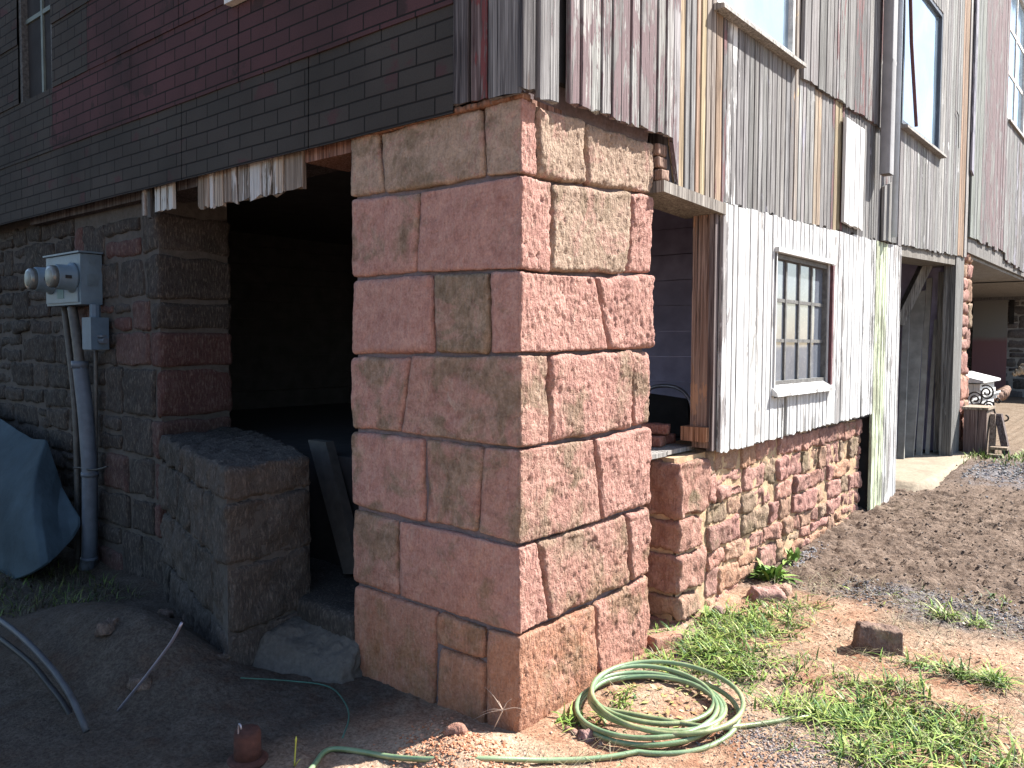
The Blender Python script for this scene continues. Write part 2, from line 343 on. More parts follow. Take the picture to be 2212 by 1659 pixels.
# ------------------------------------------------------------------ ground
def axis(c, core, d, far, n):
    a = np.arange(-core, core+d/2, d); k = np.linspace(0, 1, n+1)[1:]
    out = core+(far-core)*((np.exp(k*6.5)-1)/(math.exp(6.5)-1)); return c+np.concatenate([-out[::-1], a, out])
gx, gy = axis(.3, 2.6, .015, 900, 70), axis(2.2, 3.4, .0165, 900, 70)
GX, GY = np.meshgrid(gx, gy, indexing='ij')
gm = MB().grid(np.stack([GX, GY, H(GX, GY)], -1))
def mat_ground():
    t = NT('ground_soil', .98, .1); s = t.sep(); x, y = s[0], s[1]
    n = t.noise(sc=1.1, det=5, ro=.6); n2 = t.noise(sc=6, det=6, ro=.65); n3 = t.noise(sc=70, det=4, ro=.7)
    red = t.mix(t.mr(n2, .35, .65), (.29, .145, .088), (.50, .34, .235))
    red = t.mix(t.mr(n, .45, .58, 0, .7), red, (.46, .37, .28))
    brown = t.mix(t.mr(n2, .3, .7), (.10, .072, .056), (.25, .19, .15))
    yy = t.ma('ADD', y, t.ma('MULTIPLY', n, 1.3))
    c = t.mix(t.mr(yy, 2.65, 3.05), red, brown)
    # packed gravel in two bands and farther up the lane
    gcol = t.mix(t.mr(n3, .35, .65), (.08, .083, .1), (.24, .24, .26))
    d = t.ma('ABSOLUTE', t.ma('SUBTRACT', yy, 3.12)); b1 = t.ma('MULTIPLY', t.mr(d, .06, .26, 1, 0), t.mr(x, .35, .9))
    d2 = t.ma('ABSOLUTE', t.ma('SUBTRACT', yy, 7.6)); b2 = t.ma('MULTIPLY', t.mr(d2, .5, .9, 1, 0), t.mr(x, .2, .5))
    b = t.ma('MULTIPLY', t.ma('MAXIMUM', b1, b2), t.mr(n2, .40, .56))
    c = t.mix(t.ma('MULTIPLY', b, .85), c, gcol)
    tan = t.mix(t.mr(n2, .3, .7), (.17, .125, .09), (.27, .215, .16))
    c = t.mix(t.mr(yy, 8.6, 9.6), c, tan)
    # dirt by the building's shaded side: the shade is put into a darker soil colour
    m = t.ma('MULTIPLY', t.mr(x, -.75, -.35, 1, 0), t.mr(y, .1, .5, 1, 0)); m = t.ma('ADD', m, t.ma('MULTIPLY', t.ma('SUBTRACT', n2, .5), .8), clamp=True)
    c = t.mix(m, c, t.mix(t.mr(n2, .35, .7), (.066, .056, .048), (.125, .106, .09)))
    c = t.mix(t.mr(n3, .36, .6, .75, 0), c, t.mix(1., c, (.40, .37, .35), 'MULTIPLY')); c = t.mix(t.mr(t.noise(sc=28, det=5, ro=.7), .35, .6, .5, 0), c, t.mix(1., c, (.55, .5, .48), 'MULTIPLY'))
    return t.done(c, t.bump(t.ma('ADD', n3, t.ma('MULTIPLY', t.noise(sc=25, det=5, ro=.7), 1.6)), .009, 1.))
SOIL = mat_ground()
tag(obj('ground', gm, SOIL, smooth=True), kind='structure')

# ------------------------------------------------------------------ stone pillar
def P0(px, py): p = at(px, py, AY, 0.); return p[0], p[2]     # left face (x, z)
def P1(px, py): p = at(px, py, AX, 0.); return p[1], p[2]     # right face (y, z)
bedL = [[(750, 293), (816, 282), (950, 250), (1035, 228), (1112, 210)], [(751, 428), (895, 413), (1043, 385), (1116, 377)], [(760, 602), (902, 590), (1060, 586), (1121, 584)],
        [(762, 769), (935, 765), (1057, 767), (1121, 766)], [(762, 930), (866, 937), (924, 945), (1032, 963), (1121, 970)],
        [(767, 1095), (861, 1123), (917, 1132), (1028, 1152), (1120, 1181)], [(769, 1262), (863, 1292), (944, 1319), (1050, 1355), (1121, 1375)]]
bedR = [[(1112, 210), (1154, 219), (1268, 257), (1410, 304)], [(1116, 377), (1192, 390), (1269, 401), (1410, 420)], [(1121, 584), (1190, 591), (1295, 596), (1412, 592)],
        [(1121, 766), (1219, 763), (1316, 757), (1412, 757)], [(1121, 970), (1187, 960), (1287, 945), (1410, 918)],
        [(1120, 1181), (1165, 1168), (1298, 1128), (1356, 1110), (1406, 1092)], [(1121, 1375), (1187, 1343), (1291, 1303), (1395, 1247), (1405, 1240)]]
bl = [np.array(sorted([P0(*p) for p in b])) for b in bedL]; br = [np.array(sorted([P1(*p) for p in b])) for b in bedR]
zL = lambda i, x: float(np.interp(x, bl[i][:, 0], bl[i][:, 1])) if i < 7 else -.16
zR = lambda i, y: float(np.interp(y, br[i][:, 0], br[i][:, 1])) if i < 7 else -.16
PW, PD = -1.045, 1.025
jl = [[((816, 282), (828, 421)), ((1041, 228), (1048, 383))], [((904, 417), (899, 592))], [((933, 597), (938, 765)), ((1059, 590), (1057, 767))], [((888, 774), (864, 936))],
      [((915, 951), (917, 1131)), ((1044, 974), (1030, 1154))], [((861, 1134), (861, 1290))], [((944, 1325), (938, 1480)), ((1050, 1361), (1048, 1523))]]
jr = [[((1160, 222), (1165, 385)), ((1269, 259), (1271, 400))], [((1194, 399), (1188, 590)), ((1367, 428), (1356, 590))], [((1287, 599), (1314, 754))], [((1187, 767), (1187, 960)), ((1368, 767), (1372, 925))],
      [((1286, 949), (1300, 1120))], [((1163, 1173), (1188, 1339)), ((1356, 1116), (1365, 1253))], [((1287, 1310), (1295, 1476))]]
PINK, TAN, OLV, ORG, RED = (.45, .245, .205), (.37, .285, .21), (.27, .215, .15), (.42, .225, .15), (.39, .215, .175)
cl = [[(TAN, .5), (TAN, .35), (TAN, .45)], [(PINK, .25), (PINK, .0)], [(PINK, -.1), (OLV, .8), (PINK, .0)], [(PINK, .42), (RED, .5)], [(PINK, .3), (RED, .42), (RED, .35)], [(RED, .45), (PINK, .15)], [(RED, .4), (ORG, .35), (ORG, .2)]]
crr = [[None, (TAN, -.1), (TAN, 0)], [None, (TAN, .35), (PINK, 0)], [None, (PINK, -.3)], [None, (PINK, .25), (PINK, .35)], [None, (PINK, 0)], [None, (RED, .45), (PINK, .1)], [None, (PINK, .25)]]
def pillar_disp(seed, fx):
    def f(X, N):
        q = X+seed*3.1
        big = fbm(q*np.array([3.5, 3.5, 3.5]), 2)*.006
        rough = sst(.3, .9, N[:, 0])
        sheared = np.stack([q[:, 0], q[:, 1]+.25*q[:, 2], q[:, 2]], 1)
        ch = np.abs(pn(sheared*np.array([22, 40, 16])))*.006+np.abs(pn(sheared*np.array([45, 80, 26])+4))*.007+fbm(sheared*np.array([50, 95, 50]), 2, .7)*.0042+pn(q*8)*.006
        hol = -sst(.45, .60, pn(q*np.array([14, 34, 26])+31))*.007*sst(.0, .3, pn(q*3+11))
        return big*(1+.5*rough)+rough*(ch+hol-.004)*fx+(1-rough)*(fbm(q*np.array([30, 30, 22]), 3, .65)*.0028)
    return f
pm = MB(); g = .0065
pil = thing('stone_pillar', (-.52, .5, 0), 'tall square pillar of big pink sandstone blocks holding up the barn corner', 'pillar')
k = 0
for i in range(7):
    L = [(PW, PW)]+[tuple((lambda p: p[0])(P0(*q)) for q in j) for j in jl[i]]
    Rr = [tuple((lambda p: p[0])(P1(*q)) for q in j) for j in jr[i]]+[(PD, PD)]
    # left face blocks
    for a in range(len(L)-1):
        (xt0, xb0), (xt1, xb1) = L[a], L[a+1]; spans = [(i, i+1, None, None)]
        depth = .42+.1*random.random(); k += 1
        col, mo = cl[i][a]; o = random.uniform(-.004, .007)
        xt0 += random.uniform(-.006, .012) if a == 0 else 0
        zt0, zt1, zb0, zb1 = zL(i, xt0)-g, zL(i, xt1)-g, zL(i+1, xb0)+g, zL(i+1, xb1)+g
        parts = [(zt0, zt1, zb0, zb1)]
        if i == 6 and a == 1:
            m0 = P0(945, 1397)[1]; m1 = P0(1048, 1429)[1]; parts = [(zt0, zt1, m0+g, m1+g), (m0-g, m1-g, zb0, zb1)]
        for (a0, a1, b0, b1) in parts:
            c = [[[(xb0+g, y, b0), (xt0+g, y, a0)] for y in (-o, depth)], [[(xb1-g, y, b1), (xt1-g, y, a1)] for y in (-o, depth)]]
            block(pm, c, (.014, .014, .012), .016+.01*random.random(), pillar_disp(k, 1), (*col, mo), .42, (None, .08, None), wob=.006, seedw=k)
    # corner block
    xt, xb = L[-1]; yt, yb = Rr[0]; k += 1; col, mo = cl[i][-1]
    zc0, zc1 = zL(i, 0)-g, zL(i+1, 0)+g
    zy0, zy1 = zR(i, yt)-g, zR(i+1, yb)+g
    zx0, zx1 = zL(i, xt)-g, zL(i+1, xb)+g
    c = [[[(xb+g, 0, zx1), (xt+g, 0, zx0)], [(xb+g, yb-g, zx1+zy1-zc1), (xt+g, yt-g, zx0+zy0-zc0)]], [[(0, 0, zc1), (0, 0, zc0)], [(0, yb-g, zy1), (0, yt-g, zy0)]]]
    n0 = pm.n; block(pm, c, (.014, .0085, .0085), .008, pillar_disp(k, 1), (*col, mo), .42, (None, None, None))
    V = pm.v[-1]; rr_ = np.clip((V[:, 0]+.02)/.015, .42, 1.); pm.r[-1] = rr_
    if i == 0: pm.c[-1] = np.where((V[:, 0] > -.01)[:, None], np.array([*PINK, -.2]), np.array([*TAN, .35]))
    # right face blocks
    for a in range(len(Rr)-1):
        (yt0, yb0), (yt1, yb1) = Rr[a], Rr[a+1]; k += 1; col, mo = crr[i][a+1]
        o = random.uniform(-.006, .008); depth = .3
        gv = .011; c = [[[(x, yb0+gv, zR(i+1, yb0)+g), (x, yt0+gv, zR(i, yt0)-g)], [(x, yb1-gv*(a < len(Rr)-2), zR(i+1, yb1)+g), (x, yt1-gv*(a < len(Rr)-2), zR(i, yt1)-g)]] for x in (-depth, o)]
        block(pm, c, (.02, .0085, .0085), .022, pillar_disp(k, 1.15), (*col, mo), 1., (.06, None, None), wob=.010, seedw=k)
obj('masonry', pm, STONE, pil, True)
obj('mortar_core', MB().box(PW+.035, -.040, .022, PD-.035, -.2, 2.40).box(PW+.2, -.2, .2, PD-.03, 2.40, 2.56), PILLARMORTAR, pil)

# ------------------------------------------------------------------ rubble walls
def rubble_disp(seed, amp):
    def f(X, N):
        q = X+seed*1.7
        return fbm(q*np.array([6, 6, 6]), 2)*.012*amp+(np.abs(pn(q*np.array([24, 24, 15])))*.013+fbm(q*np.array([48, 48, 30]), 2, .6)*.005-.003)*amp
    return f
def rubble(mb, org, u, nrm, L, z0, z1, rows, cols, wr, r, amp, proud, step, rough=1., depth=.14, gap=.018, zfloor=None):
    """courses of odd stones on a vertical face: org+u*s, outward normal nrm"""
    org, u, nrm = map(lambda a: np.array(a, float), (org, u, nrm)); zs = [z1]
    while zs[-1] > z0: zs.append(zs[-1]-random.uniform(*rows))
    for a in range(len(zs)-1):
        s = -random.uniform(0, wr[0]); zt, zb = zs[a], zs[a+1]
        while s < L:
            wd = random.uniform(*wr)
            if s+wd > L-.06: wd = L-s+.001
            s0, s1 = max(s, 0), min(s+wd, L); s += wd
            if s1-s0 < .05: continue
            split = (zt-zb > .15 and random.random() < .3)
            pc = [(zt, zb)] if not split else [(zt, (zt+zb)/2+.02*random.random()), ((zt+zb)/2, zb)]
            for (t_, b_) in pc:
                if zfloor is not None and t_ < zfloor(s0): continue
                j = lambda e=.012: random.uniform(-e, e); pr = random.uniform(*proud); co, mo = random.choice(cols); v = random.uniform(.8, 1.15)
                gg = gap*random.uniform(.5, 1.2)
                f = lambda s_, d, z_: org+u*s_+nrm*d+np.array([0, 0, z_])
                p = [(s0+gg/2+j(), s0+gg/2+j()), (s1-gg/2+j(), s1-gg/2+j())]
                zz = [(b_+gg/2+j(.008), t_-gg/2+j(.008)), (b_+gg/2+j(.008), t_-gg/2+j(.008))]
                c = [[[f(p[e][kk], d, zz[e][kk]) for kk in (0, 1)] for e in (0, 1)] for d in (-depth, pr)]
                block(mb, c, (.03, step, step), r*random.uniform(.7, 1.4), rubble_disp(random.random()*50, amp), (*[a_*v for a_ in co], mo), rough, (.05, None, None), wob=.015, seedw=random.random()*40)
RC = [((.44, .245, .205), .0), ((.46, .25, .195), .1), ((.39, .22, .185), .1), ((.45, .29, .20), .1), ((.34, .26, .18), .4), ((.47, .28, .18), .1), ((.42, .225, .195), -.1)]
sw = thing('stone_wall', (-.2, 2.9, .1), 'low rough red stone wall with thick tan mortar under the white boards', 'wall')
m = MB(); rubble(m, (-.045, 1.72, 0), (0, 1, 0), (1, 0, 0), 2.80, -.15, .96, (.11, .185), RC, (.13, .36), .013, 1.35, (-.004, .022), .013, zfloor=lambda s: -.08, gap=.016)
# the end of the wall: long stones turned into the opening
zt = .935
for hgt, s in ((.31, .36), (.19, .28), (.22, .34), (.13, .24), (.10, .30), (.2, .25)):
    co, mo = random.choice(RC); y0 = 1.36+random.uniform(-.012, .012)
    c = [[[(x, y0, zt-hgt+.01), (x, y0, zt-.01)], [(x, y0+s-.01, zt-hgt+.01), (x, y0+s-.01, zt-.01)]] for x in (-.5, -.015)]
    block(m, c, (.02, .014, .014), .022, rubble_disp(random.random()*50, 1.3), (*[a_*.85 for a_ in co], mo), .9, wob=.02, seedw=zt*9)
    zt -= hgt
obj('stones', m, RUBBLE, sw, True)
mm = MB(); ys = np.linspace(1.385, 4.5, 210); zs = np.linspace(-.2, .955, 80); YY, ZZ = np.meshgrid(ys, zs, indexing='ij')
XX = -.050+fbm(np.stack([YY*9, ZZ*9, YY*0], -1), 3)*.007; mm.grid(np.stack([XX, YY, ZZ], -1)); mm.box(-.45, -.07, 1.385, 4.5, -.2, .95)
obj('mortar', mm, MORTAR, sw, True)
m = MB()
for a, (y0, y1) in enumerate(((1.03, 1.36), (1.37, 1.72))): m.box(-.36, -.10-.02*a, y0, y1, .962, .985, col=(.34, .33, .31, 0), rnd=a*.3)
obj('sill_board', m, WOOD, sw)

# stone wall on the shaded side, its deep shade put into dark stone colours
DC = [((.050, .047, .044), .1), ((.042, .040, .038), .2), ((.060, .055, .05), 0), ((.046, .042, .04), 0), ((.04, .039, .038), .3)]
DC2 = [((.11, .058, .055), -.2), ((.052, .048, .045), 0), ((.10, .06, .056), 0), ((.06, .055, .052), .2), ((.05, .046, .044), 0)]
lw = thing('stone_wall', (-5, .25, 0), 'dark shaded stone wall behind the electric meter, under the brick pattern siding', 'wall')
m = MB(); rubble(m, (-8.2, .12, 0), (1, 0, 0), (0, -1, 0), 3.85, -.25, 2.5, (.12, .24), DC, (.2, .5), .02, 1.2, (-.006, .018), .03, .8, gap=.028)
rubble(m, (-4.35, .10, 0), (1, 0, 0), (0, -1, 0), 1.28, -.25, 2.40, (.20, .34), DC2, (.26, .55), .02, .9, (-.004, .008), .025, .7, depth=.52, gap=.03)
obj('stones', m, SHADERUBBLE, lw, True)
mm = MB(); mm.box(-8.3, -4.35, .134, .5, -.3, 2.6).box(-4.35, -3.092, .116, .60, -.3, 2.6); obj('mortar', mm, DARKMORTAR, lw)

# stone ledge and step in front of the left opening
A_, B_, C_, D_ = np.array((-3.0, .05)), np.array((-1.44, -.42)), np.array((-1.49, .10)), np.array((-2.05, .55))
E_ = np.array((-3.12, .60))
lg = thing('stone_ledge', (-2.1, 0, 0), 'dark block-built stone ledge with a flat top below the left opening', 'ledge')
m = MB()
def lerp(a, b, t): return a+(b-a)*t
tz = [.97, .80, .49, .17, -.15]; brk = [[0, .40, 1], [0, .12, .33, .5, .72, 1], [0, .2, .42, .60, .82, 1], [0, .15, .35, .55, .78, 1]]
for a in range(4):
    for b in range(len(brk[a])-1):
        t0, t1 = brk[a][b]+.006, brk[a][b+1]-(.006 if b < len(brk[a])-2 else 0); last = b == len(brk[a])-2
        p0, p1 = lerp(A_, B_, t0), lerp(A_, B_, t1)
        q0, q1 = lerp(E_, D_ if not last else C_, t0) if a == 0 else p0+np.array((.12, .45)), (C_ if last else p1+np.array((.12, .45)))
        if a == 0: q0, q1 = lerp(E_, D_, t0), (C_ if last else lerp(E_, D_, t1))
        zt_, zb_ = tz[a]-.005, tz[a+1]+.005
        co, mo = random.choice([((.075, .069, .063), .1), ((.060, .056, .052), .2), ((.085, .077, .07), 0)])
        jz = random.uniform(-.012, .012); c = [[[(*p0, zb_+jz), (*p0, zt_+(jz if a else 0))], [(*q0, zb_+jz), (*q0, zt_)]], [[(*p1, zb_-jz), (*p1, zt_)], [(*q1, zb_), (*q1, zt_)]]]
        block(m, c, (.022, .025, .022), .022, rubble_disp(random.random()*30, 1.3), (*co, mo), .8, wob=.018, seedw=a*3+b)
obj('masonry', m, SHADERUBBLE, lg, True)
obj('mortar_core', MB().hexa([(*A_+(.06, .012), -.2), (*B_+(-.014, .014), -.2), (*C_+(-.014, 0), -.2), (*E_, -.2), (*A_+(.06, .012), .93), (*B_+(-.014, .014), .93), (*C_+(-.014, 0), .93), (*E_, .95)]), DARKMORTAR, lg)
m = MB(); block(m, [[[(-1.80, .0, -.1), (-1.80, .0, .24)], [(-2.15, .62, -.1), (-2.15, .62, .26)]], [[(-1.03, .0, -.1), (-1.03, .0, .24)], [(-1.03, .62, -.1), (-1.03, .62, .26)]]], (.03, .03, .03), .03, rubble_disp(3, .5), (.06, .057, .053, .1), .6)
tag(obj('step_stone', m, SHADERUBBLE, smooth=True, loc=(-1.5, .3, 0)), 'flat grey stone step filling the gap between pillar and ledge', 'step')
m = MB(); block(m, [[[(-1.60, -.40, -.15), (-1.66, -.26, .13)], [(-1.8, .05, -.15), (-1.8, .05, .19)]], [[(-.95, -.17, -.15), (-.98, -.10, .01)], [(-.98, .02, -.15), (-.98, .02, .14)]]], (.018, .018, .018), .03, rubble_disp(8, 1.8), (.15, .145, .135, .0), .8, wob=.02)
tag(obj('concrete_footing', m, CONC, smooth=True, loc=(-1.5, -.15, 0)), 'rough grey concrete footing between the stone ledge and the pillar foot', 'footing')

# ------------------------------------------------------------------ boards
GR = (.27, .266, .262); GRD = (.15, .148, .15); GRL = (.39, .383, .375); YEL = (.50, .385, .21); ORW = (.46, .30, .19); CHAR = (.055, .052, .058); REDW = (.30, .12, .09)
PR = (.165, .085, .087); PP = (.165, .118, .124); PWh = (.60, .598, .59); LILAC = (.31, .30, .35)
def board(mb, y0, y1, zb0, zb1, zt, x, th=.022, col=GR, paint=(1, 1, 1, 0), warp=.0025, axis='y', sgn=1, zt1=None):
    """one vertical board on the plane x (faces +X) or on y (faces -Y)"""
    n = 9; rid = random.random(); zt1 = zt if zt1 is None else zt1
    if y1-y0 < .012: return
    gp = min(.0028, (y1-y0)*.05); y0 += gp; y1 -= gp; sk = random.uniform(-1, 1)*.006*min(1., (zt-zb0)/1.5)
    tt = np.linspace(0, 1, n); s = (.0012+.0008*random.random()); wv = np.cumsum(rng.normal(size=n))*warp*.35; wv -= wv.mean()
    tw = random.uniform(-1, 1)*warp*.5
    F_ = []
    rag = rng.uniform(-.008, .008, 4)
    us = [y0+s, y0+s+.004, (y0+y1)/2, y1-s-.004, y1-s]
    for a, t in enumerate(tt):
        row = [(x-th, us[0])]+[(x-.003, us[0]), (x+wv[a]*.3+tw, us[1]), (x+wv[a]*.3, us[2]), (x+wv[a]*.3-tw, us[3]), (x-.003, us[4])]+[(x-th, us[4])]
        r_ = []
        for b, (xx, u_) in enumerate(row):
            f = (u_-y0)/(y1-y0); zb = zb0+(zb1-zb0)*f+(rag[b % 4] if a == 0 else 0); z_ = zb+(zt+(zt1-zt)*f-zb)*t; u_ = u_+(sk*.0 if b in (0, 6) else 0)
            r_.append((xx, u_, z_) if axis == 'y' else (u_, -xx, z_))
        F_.append(r_)
    P = np.array(F_)
    if axis == 'y': P = P[:, ::1]
    vf = random.uniform(.72, 1.15); c = (*[a*vf*random.uniform(.97, 1.03) for a in col], 0)
    i = np.arange(P.shape[0]*P.shape[1]).reshape(P.shape[:2])
    q = np.stack([i[:-1, :-1], i[:-1, 1:], i[1:, 1:], i[1:, :-1]], -1).reshape(-1, 4)
    m_ = P.shape[1]; caps = np.array([[i[0, 0], i[0, 6], i[0, 4], i[0, 2]], [i[-1, 0], i[-1, 2], i[-1, 4], i[-1, 6]]])
    mb.add(P.reshape(-1, 3), np.concatenate([q, caps]), col=c, paint=paint, rnd=rid)

barn = thing('barn', (-2, 3, 2.5), 'old barn storey of weathered grey boards and dark brick pattern siding above the pillar', 'barn')
TOP = 7.2
WIN = [(1.60, 2.70, 3.36, 4.9), (5.22, 6.62, 3.47, 4.86), (10.35, 11.9, 4.62, 6.6)]      # y0 y1 z0 z1 on the long side
def Y(px, z=3.0, x=.03): # y on the long wall for a column of the photograph
    a, b = -1., 30.
    for _ in range(40):
        mid = (a+b)/2; v = np.array((x, mid, z))-CAM; q = CX+F*(v@rt)/(v@fw)
        if q < px: a = mid
        else: b = mid
    return a
def zline(y):
    return float(np.interp(y, [-.1, .23, 1.17, 1.18, 1.7, 5.1, 5.2, 8.1], [2.51, 2.53, 2.565, 2.33, 2.32, 2.43, 2.44, 2.58]))
m = MB()
def tall(y0, y1, zb, zt, x, col, paint):
    """a board cut round the window openings"""
    segs = [(zb, zt)]
    for (a, b, c_, d_) in WIN:
        if y1 > a+.015 and y0 < b-.015:
            ns = []
            for (p, q) in segs:
                if q <= c_ or p >= d_: ns.append((p, q)); continue
                if p < c_: ns.append((p, c_-.002))
                if q > d_: ns.append((d_+.002, q))
            segs = ns
    for p, q in segs:
        e = random.uniform(-.012, .012) if p == zb else 0
        board(m, y0, y1, p+e, p+e+(zline(y1)-zline(y0) if p == zb and y1-y0 < .3 else 0), q, x, col=col, paint=paint)
# first bay, at the corner
tall(-.045, .045, 2.52, TOP, .035, CHAR, (*GRL, .28)); tall(.05, .185, 2.50, TOP, .045, (.24, .235, .24), (*PP, .3)); 
y = .245
for a in range(12):
    wd = .0775; c, p = [(GRL, (*PP, .56)), (GRL, (*PP, .52)), (GRL, (*PP, .50)), (GRL, (*PP, .54)), (GR, (*PP, .54)), (GRL, (*PP, .55)), (GRL, (*PP, .54)), (GR, (*PP, .48))][a % 8]; p = (*p[:3], p[3]-.04)
    tall(y, y+wd, zline(y+wd/2), TOP, .048+.004*math.sin(a*2.1), c, p); y += wd+.001
# the narrow boards of the long wall, colours read off left to right
runs = [(1453, 1481, YEL, PWh, .10), (1481, 1505, GR, PWh, .12), (1505, 1515, ORW, PWh, .1), (1515, 1527, YEL, PWh, .1), (1527, 1547, (.40, .34, .28), PWh, .12), (1547, 1562, ORW, PR, .35), (1562, 1571, GRD, PR, .55),
        (1571, 1593, GRL, PWh, .5), (1593, 1608, GRD, PWh, .3), (1608, 1640, GR, PWh, .3), (1640, 1668, GR, LILAC, .3), (1668, 1707, GR, PWh, .12), (1707, 1717, GR, ORW, .4), (1717, 1726, (.40, .34, .28), YEL, .3), (1726, 1741, GRL, LILAC, .35),
        (1741, 1759, GRL, PWh, .35), (1759, 1775, (.50, .40, .28), ORW, .3), (1775, 1797, GR, PWh, .12), (1797, 1803, GRD, PR, .5), (1803, 1819, YEL, ORW, .3), (1819, 1824, (.16, .07, .075), PR, .6), (1824, 1866, GRD, PR, .3),
        (1866, 1880, GR, PR, .35), (1880, 1900, GRD, LILAC, .3), (1900, 1934, GR, PR, .28)]
for (a, b, c, pc, am) in runs:
    y0, y1 = Y(a), Y(b); n = max(1, round((y1-y0)/.068)); d = (y1-y0)/n
    for i in range(n):
        ya = y0+i*d; zb = zline(ya+d/2)+random.uniform(-.01, .01)
        zmid = 3.30+random.uniform(-.004, .004)+.02*(ya-3)
        if ya > 2.75:
            tall(ya, ya+d, zb, zmid, .030, c, (*pc, am))
            if i % 2 == 0 or n == 1: tall(ya, min(ya+2*d, y1), zmid-.02, TOP, .052, random.choice([GR, GRD, GR]), (*random.choice([PR, PP, PR]), random.choice([.2, .35, .5])))
        else: tall(ya, ya+d, zb, TOP, .030, c, (*pc, am))
# beyond the second window and over the doorway
y = Y(1942)
while y < 8.03:
    wd = random.uniform(.09, .13); wd = min(wd, 8.05-y)
    q = y > 7.55 and y < 7.8
    tall(y, y+wd, zline(y+wd/2), TOP, .034, ORW if q else random.choice([GR, GRL, GR, GRL]), (*(ORW if q else random.choice([PWh, PWh, LILAC])), .3)); y += wd
# far bay
y = 8.08
while y < 21:
    wd = random.uniform(.15, .24); f = (y-8)/3.; c, p = random.choice([(GR, (*PP, .35)), (GR, (*PR, .38)), (GRD, (*LILAC, .45)), (GR, (*PP, .5))]) if y > 8.5 else ((.30, .32, .30), (*PWh, .15))
    if 9.0 < y < 10.2: c, p = GR, (*PP, .56)
    tall(y, y+wd, 2.81+random.uniform(-.03, .05)-(.1 if y > 10.3 else 0), TOP, .06, c, p); y += wd+.003
obj('plank_wall', m, WOOD, barn)
# loose white patch board
m = MB(); ya, yb = Y(1824, 2.85, .06), Y(1865, 2.85, .06)
for i in range(4):
    d = (yb-ya)/4; board(m, ya+i*d, ya+(i+1)*d, 2.44+random.uniform(0, .02), 2.44, 3.20, .066, col=GRL, paint=(*PWh, .82))
o = obj('patch_board', m, WOOD, barn); o['label'] = 'white peeling patch of boards nailed over the grey planking'
# split board below the downspout
m = MB(); board(m, Y(1903), Y(1921), 2.42, 2.43, 2.86, .062, col=GR, paint=(*PWh, .2), zt1=2.93); board(m, Y(1921)+.004, Y(1933), 2.43, 2.44, 2.93, .058, col=GRD)
obj('patch_board', m, WOOD, barn)
# backing so no light leaks through the gaps
bk = MB(); bk.box(-.12, .002, .0, 8.1, 2.62, 3.34); bk.box(-.12, .002, 8.1, 21, 2.95, 4.6)
for (a, b) in ((.0, 1.58), (2.72, 5.20), (6.64, 10.33), (11.92, 21)): bk.box(-.12, .004, a, b, 3.34 if a < 8 else 4.6, TOP)
bk.box(-.12, .003, 6.64, 10.33, 3.34, 4.62); bk.box(-.12, .001, 1.58, 2.72, 4.95, TOP); bk.box(-.12, .001, 5.2, 6.64, 4.9, TOP); bk.box(-.12, .001, 10.33, 11.92, 6.65, TOP)
bk.box(-9, -.01, .03, .15, 2.62, TOP)
bk.box(-9, -.12, .15, 21, 2.64, 2.80); bk.box(-9, -8.9, .15, 21, -.3, TOP); bk.box(-9, -.12, 20.9, 21, -.3, TOP)
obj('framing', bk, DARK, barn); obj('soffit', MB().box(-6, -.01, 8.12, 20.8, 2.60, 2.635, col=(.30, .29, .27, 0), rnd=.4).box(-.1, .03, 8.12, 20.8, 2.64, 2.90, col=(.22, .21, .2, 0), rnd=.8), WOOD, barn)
obj('sun_block_roof', MB().box(-9.4, .4, -.35, 21.3, TOP, TOP+.12), flat('sun_block_grey', (.08, .075, .07), .9), barn)  # unseen flat slab, added to keep the sun out of the barn

def window_x(par, y0, y1, z0, z1, xf, cols, rows, glass, fmat, sillmat, fw_=.055, mun=.022, name='window', lean=0, sill=True):
    """window in a wall that faces +X"""
    f = MB(); xb = xf-.07
    f.box(xb, xf, y0-.002, y0+fw_, z0, z1); f.box(xb, xf, y1-fw_, y1+.002, z0, z1); f.box(xb, xf-.002, y0+fw_, y1-fw_, z0, z0+fw_); f.box(xb, xf-.002, y0+fw_, y1-fw_, z1-fw_, z1)
    W = obj(name, f, fmat, par)
    if mun:
        mn = MB()
        for c in range(1, cols): yy = y0+fw_+(y1-y0-2*fw_)*c/cols; mn.box(xf-.036, xf-.020, yy-mun/2, yy+mun/2, z0+fw_, z1-fw_)
        for r_ in range(1, rows): zz = z0+fw_+(z1-z0-2*fw_)*r_/rows; mn.box(xf-.037, xf-.023, y0+fw_, y1-fw_, zz-mun/2, zz+mun/2)
        if mn.n: obj('muntins', mn, fmat, W)
    obj('pane', MB().box(xf-.038, xf-.032, y0+fw_, y1-fw_, z0+fw_, z1-fw_), glass, W)
    if sill:
        s = MB(); s.hexa([(xf-.05, y0-.04, z0-.055), (xf+.062, y0-.04, z0-.055), (xf+.062, y1+.05, z0-.055), (xf-.05, y1+.05, z0-.055), (xf-.05, y0-.04, z0-.012), (xf+.058, y0-.04, z0-.030), (xf+.058, y1+.05, z0-.030), (xf-.05, y1+.05, z0-.012)], col=(.42, .40, .37, 0), paint=(*PWh, .2))
        obj('sill', s, sillmat, W)
    return W
W1 = window_x(barn, 1.60, 2.70, 3.37, 4.9, .03, 1, 1, SKYGLASS, WHITEP, WOOD, .03, 0)
W2 = window_x(barn, 5.22, 6.62, 3.50, 4.86, .03, 1, 1, SKYGLASS, PVC, WOOD, .035, 0)
W3 = window_x(barn, 10.35, 11.9, 4.64, 6.6, .03, 2, 3, SKYGLASS, WHITEP, WOOD, .08, .05)
m = MB(); m.tube([(.06, 5.20, 4.9), (.07, 5.30, 4.2), (.075, 5.52, 3.52)], .016, 6); obj('loose_strip', m, REDJAMB, barn)
